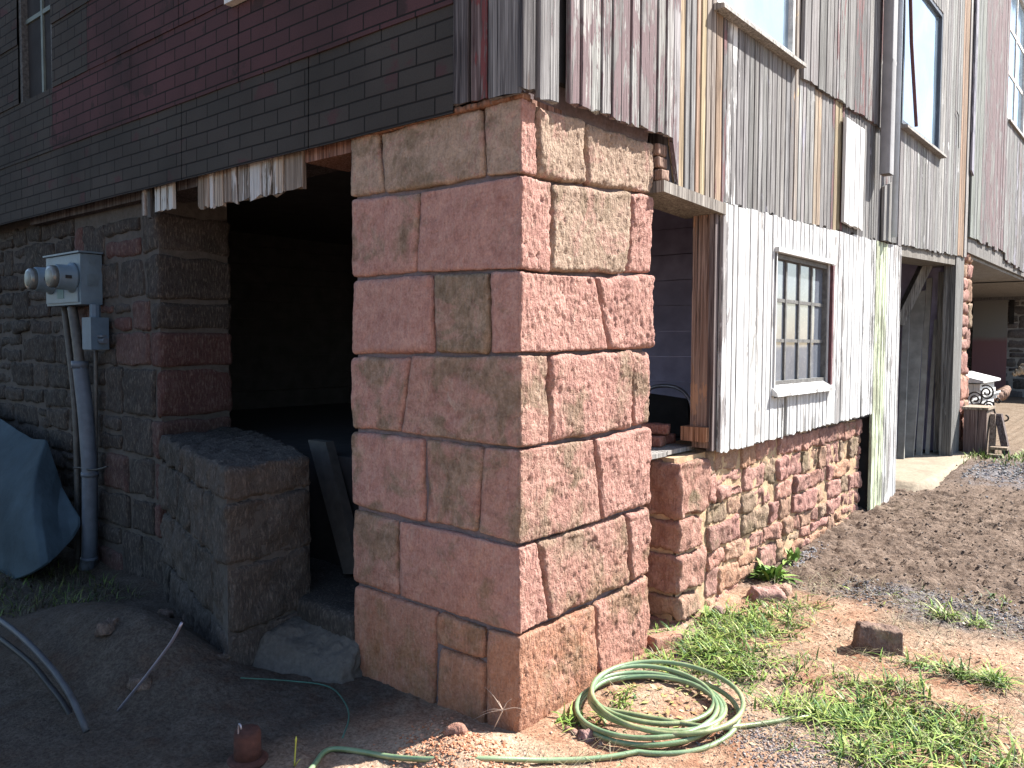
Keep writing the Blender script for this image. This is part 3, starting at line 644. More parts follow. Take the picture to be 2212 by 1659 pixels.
m = MB(); m.tube([at(2067, 240, AX, .05), at(2071, 250, AX, .05), at(2070, 320, AX, .05)], .004, 5); obj('wire', m, IRON, barn)
# downspout, and the pale conduit next to it
yd = Y(1911, 3.5, .1); 
def rtube(mb, cx, cy, z0, z1, a, b):
    th = np.linspace(0, 2*np.pi, 16, endpoint=False); sq = lambda t: np.sign(t)*np.abs(t)**.22
    prof = np.stack([cx+a*sq(np.cos(th)), cy+b*sq(np.sin(th))], 1)
    P = np.array([[(p[0], p[1], z) for p in prof] for z in z0+(z1-z0)*np.array([0, .2, .205, .21, .6, .605, .61, 1])])
    P[[2, 5], :, 0] += .004; mb.grid(P[::-1], close=True)
m = MB(); rtube(m, .115, yd+.05, 2.92, TOP, .04, .062); obj('downspout', m, DOWNS, barn, True)
m = MB(); m.tube([(.10, Y(1935, 3, .10), 2.46), (.10, Y(1935, 3, .10), TOP)], .024, 10); obj('conduit', m, flat('pale_blue_conduit', (.50, .58, .66), .5, var=.1), barn, True)
# wide boards hung at far end of near wall
m = MB(); board(m, 7.98, 8.10, 3.55, 3.5, TOP, .075, col=(.22, .24, .30), paint=(*LILAC, .6)); board(m, 7.86, 8.0, 2.56, 2.57, TOP, .045, col=GRL, paint=(*PWh, .3)); obj('corner_board', m, WOOD, barn)

# gable end: brick pattern sheets
m = MB()
def sheet(x0, x1, z0, z1, y, col, pc):
    n = max(2, int((x1-x0)/.08)); P = []
    xs = np.linspace(x0, x1, n); wob = fbm(np.stack([xs*2, xs*0+z0, xs*0], -1), 2)*.004
    P = np.array([[(xs[i], y+wob[i]-.006*(1-t), z0+(z1-z0)*t) for i in range(n)] for t in (0, .5, 1)]); P = np.concatenate([P[:1]+np.array([0, .012, .001]), P])
    m.grid(P[::-1], col=(*col, 0), paint=(*pc, 0))
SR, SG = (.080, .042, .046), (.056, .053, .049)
WL = (-4.95, -4.32, 3.375, 4.9); WM = (-1.93, -.9, 3.40, 4.9)
rowsz = [(2.50, 2.945), (2.94, 3.385), (3.38, 3.83), (3.825, 4.27), (4.265, 4.9), (4.89, 6.1), (6.09, TOP)]
for a, (z0, z1) in enumerate(rowsz):
    x = -.34
    first = True
    xs = [-.34]; off = (.0, .42, .8, .2, .6, .3, .1)[a]; xx = {0: -1.32, 1: -1.92, 2: -1.32}.get(a, -.9-off)
    while xx > -8.8: xs.append(xx); xx -= 1.21
    xs.append(-8.8)
    for b in range(len(xs)-1):
        x0, x1 = xs[b+1]+.003, xs[b]-.003
        segs = [(x0, x1)]
        for (wa, wb, wz0, wz1) in (WL, WM):
            if z1 > wz0+.02 and z0 < wz1-.02:
                ns = []
                for (p, q) in segs:
                    if q <= wa or p >= wb: ns.append((p, q)); continue
                    if p < wa: ns.append((p, wa))
                    if q > wb: ns.append((wb, q))
                segs = ns
        for (p, q) in segs:
            mid = (p+q)/2; red = a >= 1 and mid > -3.9
            zb = z0 + (0 if a else (.0 if p > -6 else 0))
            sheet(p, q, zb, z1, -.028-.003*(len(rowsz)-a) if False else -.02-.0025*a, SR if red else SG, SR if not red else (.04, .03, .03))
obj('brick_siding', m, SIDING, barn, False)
m = MB(); board(m, -.345, -.255, 2.53, 2.53, TOP, .030, col=(.09, .08, .08), paint=(*PR, .3), axis='x'); board(m, -.25, -.155, 2.53, 2.53, TOP, .026, col=(.13, .07, .07), paint=(.16, .05, .05, .5), axis='x')
board(m, -.15, .030, 2.52, 2.515, TOP, .034, col=(.25, .24, .235), axis='x'); obj('corner_board', m, WOOD, barn)
m = MB(); m.box(-1.42, -.03, .03, .3, 2.455, 2.525, col=(.28, .12, .075, 0), rnd=.4); m.box(-5.0, -1.42, .05, .3, 2.47, 2.53, col=(.05, .03, .03, 0), rnd=.7); obj('sill_beam', m, WOOD, barn)
# debris crust along the pillar top
m = MB()
for a in range(70):
    x = -1.03+1.02*a/70; block(m, chex(x, x+.03, -.012-random.uniform(0, .006), .05, 2.500, 2.520+random.uniform(0, .006)), (.015, .02, .015), .006, rubble_disp(a, .3), (.22, .105, .06, 0))
obj('packing_mortar', m, RUBBLE, barn, True)
obj('bed_mortar', MB().hexa([(-.12, .03, 2.46), (-.045, .03, 2.46), (-.045, 1.0, 2.46), (-.12, 1.0, 2.46), (-.12, .03, 2.62), (-.03, .03, 2.62), (-.03, 1.02, 2.62), (-.12, 1.02, 2.62)]), PILLARMORTAR, barn)

def window_y(par, x0, x1, z0, z1, yf, glass, fmat, fw_=.05, cross=(.5, .45)):
    f = MB(); f.box(x0-.002, x0+fw_, yf, yf+.08, z0, z1); f.box(x1-fw_, x1+.002, yf, yf+.08, z0, z1); f.box(x0+fw_, x1-fw_, yf+.002, yf+.08, z0, z0+fw_*.6); f.box(x0+fw_, x1-fw_, yf+.002, yf+.08, z1-fw_, z1)
    W = obj('window', f, fmat, par)
    xm = x0+(x1-x0)*cross[0]; zm = z0+(z1-z0)*cross[1]
    obj('muntins', MB().box(xm-.016, xm+.016, yf+.03, yf+.06, z0+.03, z1-fw_).box(x0+fw_, xm-.016, yf+.032, yf+.058, zm-.016, zm+.016).box(xm+.016, x1-fw_, yf+.032, yf+.058, zm-.016, zm+.016), flat('green_white_muntin', (.12, .145, .13), .6), W)
    obj('pane', MB().box(x0+fw_, x1-fw_, yf+.046, yf+.050, z0+.03, z1-fw_), glass, W)
    return W
WLo = window_y(barn, -4.95, -4.32, 3.34, 4.9, -.015, LEFTGLASS, flat('peeling_white_frame', (.09, .09, .088), .8, var=.6, sc=50, bump=.006), .045, (.55, .42))
WMo = window_y(barn, -1.93, -.9, 3.40, 4.9, -.03, LEFTGLASS, WHITEP, .05)
o = obj('sill', MB().box(-1.98, -.85, -.07, .0, 3.345, 3.398), WHITEP, WMo)
# remnants of whitewashed boards hanging under the siding
m = MB(); x = -2.43
for wd in (.075, .06, .045, .10, .085, .06, .115, .12, .09, .10, .17):
    board(m, x, x+wd-.008, 2.325+random.uniform(-.012, .012), 2.325+random.uniform(-.012, .012), 2.56, -.012+random.uniform(-.004, .004), col=random.choice([(.34, .26, .19), (.40, .33, .25), (.24, .20, .17)]), paint=(.46, .45, .44, random.choice([.5, .35, .6, .2])), axis='x'); x += wd
a1 = tag(obj('board_remnant', m, WOOD, barn)); a1['label'] = 'row of short peeling whitewashed boards hanging over the left opening'
m = MB(); x = -2.93
for wd in (.07, .075, .065): board(m, x, x+wd-.003, 2.36, 2.36, 2.56, -.01, col=(.30, .25, .19), paint=(.46, .46, .44, .6), axis='x'); x += wd+.01
board(m, -3.09, -3.045, 2.35, 2.345, 2.56, -.005, col=(.3, .27, .24), paint=(.46, .46, .44, .5), axis='x'); board(m, -3.03, -2.985, 2.33, 2.33, 2.56, -.012, col=(.06, .055, .055), axis='x')
a2 = obj('board_remnant', m, WOOD, barn); a2['label'] = 'three short whitewashed board ends under the siding left of the opening'

# ------------------------------------------------------------------ interior and floor
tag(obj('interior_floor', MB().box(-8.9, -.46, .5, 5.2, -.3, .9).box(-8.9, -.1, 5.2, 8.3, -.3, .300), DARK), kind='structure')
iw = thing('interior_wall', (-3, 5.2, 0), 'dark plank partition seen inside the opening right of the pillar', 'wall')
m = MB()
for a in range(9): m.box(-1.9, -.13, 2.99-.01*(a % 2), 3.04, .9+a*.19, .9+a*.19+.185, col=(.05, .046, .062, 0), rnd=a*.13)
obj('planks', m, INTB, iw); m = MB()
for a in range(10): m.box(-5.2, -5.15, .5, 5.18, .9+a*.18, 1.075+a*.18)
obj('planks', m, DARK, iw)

# ------------------------------------------------------------------ right opening: lintel, jamb, sill things
lp = thing('plank_wall', (0, 3.4, 1.0), 'white peeling lower plank wall with a small paned window', 'wall')
m = MB(); LW = (2.45, 3.44, 1.27, 2.125)
y = 1.70; i = 0
while y < 5.30:
    wd = random.choice([.066, .066, .07, .062, .10]); wd = min(wd, 5.31-y)
    zt = zline(y+wd/2)-.025-(0 if y < 5.1 else .02)+random.uniform(-.012, .004); zt = 2.33+.028*(y-1.7)+random.uniform(-.006, .006)
    zb = .955+.016*(y-1.7)+random.uniform(-.006, .006); col = GRL; pa = random.choice([.74, .66, .70, .56, .78]); pc = (.54, .54, .535)
    if y > 4.50: zb = .05
    if y > 4.50: pa = .55
    if 4.50 < y < 4.85: col = (.40, .43, .30); pc = (.50, .56, .40)
    x_ = .036+random.uniform(-.002, .002)
    if y+wd > LW[0]+.02 and y < LW[1]-.02:
        low = LW[2]-.045
        if 2.60 < y < 2.7: board(m, y+.028, y+wd, zb, zb, low, x_, col=GRL, paint=(*pc, pa)); 
        elif 2.55 < y <= 2.60: board(m, y, y+wd-.02, zb, zb, low, x_, col=GRL, paint=(*pc, pa))
        else: board(m, y, y+wd, zb, zb+.002, low, x_, col=GRL, paint=(*pc, pa))
        board(m, y, y+wd, LW[3]+.03, LW[3]+.03, zt, x_, col=GRL, paint=(*pc, .7))
    else: board(m, y, y+wd, zb, zb+.002, zt, x_, col=col, paint=(*pc, pa))
    y += wd
obj('boards', m, WOOD, lp)
obj('backing', MB().box(-.06, .008, 1.73, 2.42, .97, 2.36).box(-.06, .008, 3.50, 5.28, .97, 2.36).box(-.06, .004, 2.42, 3.50, 2.135, 2.36).box(-.06, .008, 2.42, 3.50, .97, 1.225).box(-.2, .006, 4.60, 5.25, .1, .97), DARK, lp)
wn = window_x(lp, LW[0], LW[1]-.0, LW[2]+.03, LW[3], .026, 4, 3, DUSTGLASS, FRAMEG, WOOD, .028, .022, sill=False)
obj('casing', MB().box(.0, .062, 2.43, 3.48, 2.130, 2.158, col=(*GRL, 0), paint=(*PWh, .75)), WOOD, wn)
obj('sill', MB().hexa([(.0, 2.42, 1.245), (.078, 2.42, 1.235), (.078, 3.49, 1.235), (.0, 3.49, 1.245), (.0, 2.42, 1.325), (.074, 2.42, 1.258), (.074, 3.49, 1.258), (.0, 3.49, 1.325)], col=(*GRL, 0), paint=(*PWh, .6)), WOOD, wn)
obj('side_casing', MB().box(.0, .058, 3.443, 3.475, 1.255, 2.125), REDJAMB, wn)
obj('side_casing', MB().box(.0, .048, 2.436, 2.449, 1.255, 2.125, col=(*GRL, 0), paint=(*PWh, .75)), WOOD, wn)
def jambm(): 
    t = NT('jamb_post_wood', .85, .2); return t
post = thing('door_post', (-.06, 1.7, 1), 'square brown timber post standing at the end of the white plank wall', 'post')
obj('timber', MB().box(-.125, -.018, 1.665, 1.78, 1.10, 2.34, col=(.36, .24, .19, 0), paint=(.40, .24, .16, .4), rnd=.31), WOOD, post)
obj('foot_block', MB().box(-.16, -.005, 1.62, 1.80, 1.02, 1.10, col=(.42, .19, .09, 0), rnd=.6).box(-.10, .0, 1.64, 1.80, .985, 1.02, col=(.20, .10, .06, 0), rnd=.8), WOOD, post)
obj('edge_board', MB().box(-.02, .015, 1.655, 1.697, .97, 2.34, col=(.16, .12, .12, 0), rnd=.77), WOOD, post)
lin = thing('lintel_beam', (0, 1.4, 2.3), 'weathered timber lintel over the narrow opening beside the pillar', 'beam')
obj('beam', MB().hexa([(-.20, 1.03, 2.29), (.045, 1.03, 2.29), (.045, 1.72, 2.265), (-.20, 1.72, 2.265), (-.20, 1.03, 2.345), (.045, 1.03, 2.345), (.045, 1.72, 2.325), (-.20, 1.72, 2.325)], col=(.30, .27, .235, 0), rnd=.2), WOOD, lin)
m = MB()
for a in range(3):
    block(m, chex(-.14, .03-.012*a, 1.035, 1.11+.02*random.random(), 2.348+a*.062, 2.405+a*.062), (.02, .012, .012), .008, rubble_disp(a, .5), (.33, .19, .13, 0), .5)
obj('packing_blocks', m, WOOD, lin, True)
obj('trimmer', MB().box(-.15, .01, 1.12, 1.70, 2.35, 2.60, col=(.09, .085, .10, 0), rnd=.55), WOOD, lin)
# things inside the opening
m = MB()
for (x, y, z, rz) in ((-.55, 1.35, .99, .1), (-.62, 1.62, .99, -.2), (-.58, 1.47, 1.05, .3), (-.8, 1.75, .99, .5), (-.75, 1.7, 1.05, .1)):
    c, s = math.cos(rz), math.sin(rz)
for k_, (x, y, z, rz) in enumerate(((-.32, 1.52, .986, .15), (-.35, 1.70, .986, -.2), (-.33, 1.60, 1.046, .35), (-.52, 1.90, .986, .5))):
    b = MB(); block(b, chex(-.10, .10, -.048, .048, 0, .058), (.02, .015, .015), .006, rubble_disp(k_, .35), (.24, .09, .07, 0), .5)
    V = b.v[0]; c, s = math.cos(rz), math.sin(rz); V[:] = np.stack([V[:, 0]*c-V[:, 1]*s+x, V[:, 0]*s+V[:, 1]*c+y, V[:, 2]+z], 1)
    tag(obj('brick', b, RUBBLE, smooth=True, loc=(x, y, z)), ['dark red brick on the sill, nearest the opening', 'dark red brick on the sill behind the first, against the post foot', 'dark red brick lying on top of the other sill bricks', 'dark red brick farthest inside the opening'][k_], 'brick', 'bricks on the sill inside the opening')
def smooth_path(p, n):
    p = np.asarray(p, float); d = np.r_[0, np.cumsum(np.linalg.norm(np.diff(p, axis=0), axis=1))]; t = np.linspace(0, d[-1], n); out = np.stack([np.interp(t, d, p[:, i]) for i in range(3)], 1)
    k_ = max(1, n//(len(p)*2)); ker = np.ones(2*k_+1)/(2*k_+1)
    pad = np.concatenate([np.repeat(out[:1], k_, 0), out, np.repeat(out[-1:], k_, 0)]); sm = np.stack([np.convolve(pad[:, i], ker, 'valid') for i in range(3)], 1); sm[0] = p[0]; sm[-1] = p[-1]; return sm
ch = thing('metal_chair', tuple(at(1455, 900, AY, 2.35)), 'chair with a curved grey tube back inside the narrow opening', 'chair')
pts = [at(x, y, AY, 2.35) for x, y in ((1385, 945), (1386, 870), (1400, 838), (1430, 832), (1465, 836), (1490, 858), (1497, 895), (1499, 945))]
obj('back_tube', MB().tube(smooth_path(pts, 40), .013, 8), flat('chrome_tube', (.22, .22, .26), .35, .5), ch, True)
pp = [at(1400, 850, AY, 2.36), at(1484, 862, AY, 2.36), at(1490, 940, AY, 2.36), at(1394, 940, AY, 2.36)]
m = MB().add(np.array(pp+[p+np.array([0, .03, 0]) for p in pp]), [[0, 1, 2, 3], [7, 6, 5, 4], [0, 4, 5, 1], [1, 5, 6, 2], [2, 6, 7, 3], [3, 7, 4, 0]]); obj('backrest', m, DARK, ch)
m = MB(); p = at(1440, 945, AY, 2.35); m.box(p[0]-.25, p[0]+.25, 2.36, 2.8, p[2]-.06, p[2]); obj('seat', m, DARK, ch)
for sx in (-.22, .22):
    for yy in (2.38, 2.76): obj('leg', MB().tube([(p[0]+sx, yy, p[2]-.06), (p[0]+sx, yy, .9)], .011, 6), IRON, ch)

# ------------------------------------------------------------------ doorway
dw = thing('doorway', (0, 6.6, .3), 'open barn doorway with grey timber posts beyond the white plank wall', 'doorway')
yp0, yp1 = Y(2030, 1.2, 0.), Y(2064, 1.2, 0.)
obj('post', MB().box(-.10, .02, 7.60, 8.02, .2, 2.57, col=(.20, .20, .19, 0), paint=(.3, .3, .29, .2), rnd=.35), WOOD, dw)
obj('post', MB().box(-.20, -.135, 7.80, 7.95, .2, 2.4, col=(.34, .335, .32, 0), rnd=.15), WOOD, dw)
obj('post', MB().box(-.09, .005, 5.31, 5.38, .1, 2.44, col=GRL+(0,), paint=(*PWh, .5), rnd=.55), WOOD, dw)
obj('lintel', MB().hexa([(-.3, 5.34, 2.36), (.01, 5.34, 2.36), (.01, 8.0, 2.47), (-.3, 8.0, 2.47), (-.3, 5.34, 2.62), (.01, 5.34, 2.62), (.01, 8.0, 2.62), (-.3, 8.0, 2.62)], col=(.24, .22, .19, 0), rnd=.9), WOOD, dw)
obj('back_wall', MB().box(-2.6, -2.5, 5.3, 8.25, .25, 2.62), INTB, dw); obj('side_wall', MB().box(-2.5, -.11, 7.96, 8.01, .25, 2.62), INTB, dw)
cols_ = [(1950, 1965, 990, 2012, 560), (1960, 1980, 985, 2000, 610)]
lean = [(at(1952, 1000, AY, 7.0), at(1966, 640, AY, 7.7), .07), (at(1972, 998, AY, 7.25), at(2000, 628, AY, 7.8), .15), (at(1990, 996, AY, 7.45), at(2014, 600, AY, 7.85), .06), (at(2006, 994, AY, 7.6), at(2026, 690, AY, 7.9), .04)]
lab = ['grey plank leaning in the doorway, nearest the white wall', 'broad grey plank leaning in the doorway behind the nearest one', 'narrow grey plank leaning upright in the middle of the doorway', 'dark plank leaning farthest inside the doorway']
LEANM = flat('grey_sawn_plank', (.30, .29, .265), .9, var=.3, sc=9)
for a, (p, q, wd) in enumerate(lean):
    p, q = np.array(p), np.array(q); p[2] = .3; d = q-p; s = np.cross(d, (0, 1, .1))*(-1); s /= np.linalg.norm(s); n = np.cross(d, s); n /= np.linalg.norm(n)
    m = MB().hexa([p-s*wd, p+s*wd*0, p+s*wd*0+n*.03, p-s*wd+n*.03, q-s*wd, q, q+n*.03, q-s*wd+n*.03], col=(.46, .44, .40, 0), rnd=a*.21)
    tag(obj('leaning_plank', m, LEANM, loc=p), lab[a], 'plank', 'planks leaning inside the doorway')
m = MB(); m.tube([at(1938, 700, AY, 7.3), at(2006, 560, AY, 7.5)], .075, 4, col=(.22, .21, .19, 0), rnd=.4)
tag(obj('brace', m, WOOD, loc=(-.9, 6.5, 1.9)), 'diagonal grey timber brace across the top of the doorway', 'brace')
pad = MB(); xs = np.linspace(-.45, .30, 24); ys = np.linspace(5.40, 8.1, 50); XX, YY = np.meshgrid(xs, ys, indexing='ij'); edge = .12*fbm(np.stack([YY*2.1, YY*0, YY*0], -1), 2)
XX2 = XX+(XX > .1)*edge*(XX-.1)/.2; ZZ = .305+.012*(YY-5.4)+fbm(np.stack([XX*6, YY*6, XX*0], -1), 3)*.006-.13*sst(.18, .30, XX)-.10*sst(5.6, 5.40, YY)
tag(obj('doorway_pad', pad.grid(np.stack([XX2, YY, ZZ], -1)), PADC, smooth=True), kind='structure')

# stone corner beyond the doorway and the open bay behind it
sp = thing('stone_pillar', (-.2, 8.3, .3), 'far slim rough pink stone pier beyond the doorway', 'pillar')
m = MB(); rubble(m, (-.02, 8.02, 0), (0, 1, 0), (1, 0, 0), .62, .2, 2.78, (.16, .3), RC, (.28, .5), .03, 1.6, (0, .03), .03, depth=.45)
obj('masonry', m, RUBBLE, sp, True); obj('mortar_core', MB().box(-.5, -.04, 8.05, 8.6, .1, 2.8), MORTAR, sp)
bb = thing('bay_wall', (-2, 19, .4), 'shaded stone back wall of the open bay at the far right', 'wall')
YB = 18.5
m = MB(); rubble(m, (-6.5, YB, 0), (1, 0, 0), (0, -1, 0), 7.5, .2, 2.95, (.2, .32), [((.13, .13, .13), .1), ((.15, .145, .15), 0)], (.3, .6), .03, .6, (0, .02), .08, .5)
obj('stones', m, SHADERUBBLE, bb, True); obj('mortar', MB().box(-6.6, 1.1, YB+.005, YB+.3, .2, 2.95), flat('pale_pointing', (.25, .25, .245), .9), bb)
a, b = at(2105, 606, AY, YB-.05), at(2172, 830, AY, YB-.05)
t = NT('pink_panel', .8, .2); z = t.sep()[2]; pk = t.mix(t.mr(t.ma('ADD', z, t.ma('MULTIPLY', t.noise(sc=1.5, det=3), .5)), 1.95, 2.1), (.20, .11, .12), (.20, .20, .195)); PANELM = t.done(pk, t.bump(t.noise(t.vm('MULTIPLY', t.pos, (30, 30, 2)), 1, 4), .004))
obj('door', MB().box(a[0], b[0], YB-.07, YB-.035, b[2]-.2, a[2]), PANELM, bb)
a, b = at(2182, 608, AY, YB-.05), at(2190, 700, AY, YB-.05); obj('window', MB().box(a[0], b[0], YB-.06, YB-.035, b[2], a[2]), DARK, bb)
a = at(2203, 695 - 95, AY, YB-.05); o = thing('bay_sign', (a[0], YB-.06, a[2]), 'small grey striped plate on the far bay wall', 'plate')
m = MB(); 
for k_ in range(3): m.box(a[0]-.09, a[0]+.09, YB-.075, YB-.045, a[2]-.33+k_*.13, a[2]-.25+k_*.13)
obj('slats', m, flat('plate_paint', (.34, .34, .34), .6), o)
obj('plate', MB().box(a[0]-.1, a[0]+.1, YB-.05, YB-.042, a[2]-.36, a[2]+.03), IRON, o)
bm_ = thing('beam', (-2, 12, 2.7), 'long grey timber beams under the far end of the barn', 'beam')
obj('cross_beam', MB().box(-6, .02, 12.6, 12.85, 2.60, 2.85, col=(.2, .195, .185, 0), rnd=.3), WOOD, bm_)
obj('cross_beam', MB().box(-6, .03, 17.3, 17.6, 2.55, 2.9, col=(.13, .13, .14, 0), rnd=.5), WOOD, bm_)

# ------------------------------------------------------------------ yard things at far right
def onground(px, py, z0=.3):
    z = z0
    for _ in range(6): p = at(px, py, AZ, z); z = float(H(p[:1], p[1:2], False)[0])
    return p
# wooden crate on end
p = onground(2072, 985); q = onground(2122, 992)
cr = thing('wooden_crate', p, 'brown wooden crate standing beside the far stone pier', 'crate')
x0, y0 = .12, p[1]
m = MB(); x0, x1_, y0, y1_ = .06, .29, 8.03, 8.45; zb = .26
m.box(x0, x1_, y0, y0+.03, zb, zb+.57, col=(.20, .12, .11, 0), rnd=.1); m.box(x0, x0+.03, y0+.032, y1_-.032, zb, zb+.57, col=(.22, .14, .12, 0), rnd=.2); m.box(x1_-.03, x1_, y0+.032, y1_-.032, zb, zb+.56, col=(.30, .22, .16, 0), rnd=.3); m.box(x0, x1_, y1_-.03, y1_, zb, zb+.57, col=(.2, .14, .12, 0), rnd=.4)
obj('sides', m, WOOD, cr)
obj('lid', MB().box(x0-.02, x1_+.02, y0-.02, y1_+.02, zb+.572, zb+.60, col=(.42, .33, .24, 0), rnd=.5), WOOD, cr)
# step frame leaning beside it
st = thing('trestle', (.7, 8.2, .3), 'small brown wooden step frame leaning by the crate', 'steps')
m = MB(); m.hexa([(.32, 8.0, .28), (.38, 8.0, .28), (.38, 8.1, .28), (.32, 8.1, .28), (.30, 8.2, .78), (.35, 8.2, .78), (.35, 8.3, .78), (.30, 8.3, .78)], col=(.30, .21, .15, 0)); 
m.hexa([(.46, 8.02, .34), (.53, 8.02, .34), (.53, 8.12, .34), (.46, 8.12, .34), (.33, 8.25, .78), (.40, 8.25, .78), (.40, 8.35, .78), (.33, 8.35, .78)], col=(.12, .08, .075, 0), rnd=.4); obj('leg', m, WOOD, st)
m = MB(); m.box(.35, .52, 7.92, 8.1, .40, .43, col=(.36, .27, .19, 0), rnd=.2); m.box(.34, .49, 7.80, 7.91, .33, .36, col=(.36, .27, .19, 0), rnd=.3); obj('tread', m, WOOD, st)
# garden bench with scroll ironwork, white slats
bn = thing('garden_bench', (.75, 9.6, .3), 'garden bench with white slats and curled wrought iron arms', 'bench')
DB = 9.0
def scroll(pts, r=.011): return MB().tube(smooth_path([at(x, y, AY, DB) for x, y in pts], 60), r, 6)
def spiral(cx, cy, r0, r1, a0, turns, n=28): return [(cx+(r0+(r1-r0)*i/n)*math.cos(a0+turns*2*math.pi*i/n), cy+(r0+(r1-r0)*i/n)*math.sin(a0+turns*2*math.pi*i/n)) for i in range(n+1)]
# measured: zoom2 -> x=2035+.08z, y=778.6+.08z
for sp_ in (spiral(2107, 863, 18, 3, math.pi, 1.9), spiral(2131, 848, 17, 3, -2.2, 1.9), spiral(2137, 879, 13, 3, -2.6, 1.6)):
    obj('scroll', MB().tube([at(x, y, AY, DB) for x, y in sp_], .011, 6), IRON, bn, True)
obj('scroll', scroll([(2146, 868), (2147, 885), (2152, 900), (2166, 911), (2178, 908), (2179, 899), (2172, 897)]), IRON, bn, True)
obj('scroll', scroll([(2084, 880), (2100, 877), (2120, 872), (2134, 880), (2138, 885)], .016), IRON, bn, True)
obj('scroll', MB().tube([at(x, y, AY, DB) for x, y in spiral(2156, 865, 6, 3, 0, 1.2)], .009, 6), IRON, bn, True)
for k_ in range(3):
    a, b = at(2085+8*k_, 876-5*k_, AY, DB+.02), at(2150+4*k_, 860-6*k_, AY, DB+.9)
    dv = b-a; sd_ = np.array([0.0, .12, 0]); m = MB().hexa([a, b, b+sd_, a+sd_, a+(0, 0, .03), b+(0, 0, .03), b+sd_+(0, 0, .03), a+sd_+(0, 0, .03)], col=(*GRL, 0), paint=(*PWh, .9), rnd=k_*.2)
    obj('slat', m, WOOD, bn)
# white cabinet with a sloping lid
cb = thing('lidded_box', (.3, 10.6, .35), 'white wooden box with a sloping lid standing behind the bench', 'box')
DC_ = 10.4
l0, l1, l2, l3 = at(2094, 826, AY, DC_), at(2117, 827, AY, DC_), at(2150, 815, AY, DC_+1.3), at(2104, 866, AY, DC_)
xa, xb_ = l0[0]-.15, l1[0]; zt_ = l1[2]
m = MB().box(xa, xb_, DC_, DC_+1.1, .3, zt_-.02, col=(*GR, 0), paint=(*PWh, .75)); obj('body', m, WOOD, cb)
m = MB().hexa([(xa-.05, DC_-.1, zt_), (xb_+.06, DC_-.1, zt_), (xb_+.06, DC_+1.25, zt_), (xa-.05, DC_+1.25, zt_), (xa-.05, DC_-.1, zt_+.13), (xb_+.06, DC_-.1, zt_+.03), (xb_+.06, DC_+1.25, zt_+.03), (xa-.05, DC_+1.25, zt_+.13)], col=(*GRL, 0), paint=(*PWh, .8)); obj('lid', m, WOOD, cb)
obj('frame_strip', MB().box(xb_, xb_+.02, DC_, DC_+1.1, zt_-.16, zt_-.10, col=(*GRL, 0), paint=(*PWh, .9)).box(xb_, xb_+.02, DC_+.5, DC_+.58, .35, zt_-.17, col=(*GRL, 0), paint=(*PWh, .9)), WOOD, cb)
# driftwood-like logs
def log(pts, rs, label, col=(.42, .32, .22)):
    P = smooth_path(pts, 26); rr = np.interp(np.linspace(0, 1, 26), np.linspace(0, 1, len(rs)), rs)*(1+.15*np.sin(np.arange(26)*1.7)); m = MB().tube(P, rr, 9, col=(*col, 0), rnd=.3)
    return tag(obj('log', m, WOOD, smooth=True, loc=P[0]), label, 'log')
log([at(2140, 872-8, AY, 12.), at(2165, 852, AY, 12.3), at(2177, 838, AY, 12.6)], [.03, .09, .05], 'short reddish log lying tilted behind the bench', (.42, .25, .17))
log([at(2188, 810, AY, 13.), at(2205, 801, AY, 13.), at(2240, 786, AY, 13.2)], [.03, .09, .08], 'pale bare branch raised at the right edge of the far yard', (.6, .5, .36))
p = onground(2180, 857, .45)

# ------------------------------------------------------------------ electric meter
mt = thing('electric_meter', tuple(at(160, 660, AY, -.05)), 'blue grey twin electric meter box on the dark stone wall with pipes running down', 'electric meter')
yf = -.05; xr = -3.87; xl = at(99, 600, AY, yf)[0]; z0m, z1m = 1.815, 2.17
m = MB(); block(m, chex(xl, xr, yf, .10, z0m, z1m), (.05, .05, .05), .008, lambda X, N: np.zeros(len(X)), (1, 1, 1, 0)); obj('box', m, GREYBOX, mt)
obj('cover', MB().box(xl-.012, xr+.012, yf-.014, .10, z1m+.002, z1m+.014).box(xl+.02, xr-.03, yf-.008, yf-.001, z0m+.02, z0m+.12), GREYBOX, mt)
for k_, (px, py) in enumerate(((158, 600), (112, 605))):
    c = at(px, py, AY, yf); f = MB().lathe([(0, .105), (.018, .105), (.02, .088), (.11, .086), (.118, .080)], c, (0, -1, 0)); b = obj('meter_ring', f, GREYBOX, mt, True)
    obj('glass_dome', MB().lathe([(.108, .078), (.150, .076), (.158, .068), (.160, .02)], c, (0, -1, 0)), flat('meter_glass', (.10, .105, .10), .12, var=.3, spec=.7), b, True)
    obj('seal_slot', MB().box(c[0]+.083, c[0]+.0905, c[1]-.085, c[1]-.045, c[2]-.012, c[2]+.010), BLACK, b)
    obj('dial', MB().lathe([(.150, .055), (.1625, .054)], c, (0, -1, 0)), flat('dial_face', (.20, .22, .20), .5), b, True)
obj('label_plate', MB().box(xl+.22, xl+.33, yf-.011, yf-.0085, z0m+.05, z0m+.13), flat('green_label', (.10, .17, .17), .6), mt)
SL = flat('side_label', (.10, .14, .17), .6); obj('side_plate', MB().box(xr+.001, xr+.006, -.005, .065, 1.95, 2.03), SL, mt); obj('side_plate', MB().box(xr+.001, xr+.005, .01, .05, 2.10, 2.13), SL, mt)
def ptube(name, pts, y, r, mat, n=40, seg=10, par=mt):
    return obj(name, MB().tube(smooth_path([at(a, b, AY, y) for a, b in pts], n), r, seg), mat, par, True)
ptube('conduit', [(156, 664), (165, 720), (173, 790)], .0, .034, GALV); ptube('conduit', [(173, 788), (185, 891), (194, 1017), (194, 1128), (193, 1206), (186, 1235), (172, 1255)], .0, .052, PVC)
ptube('conduit', [(139, 664), (150, 760), (164, 891), (168, 1128), (168, 1250)], .05, .021, GALV)
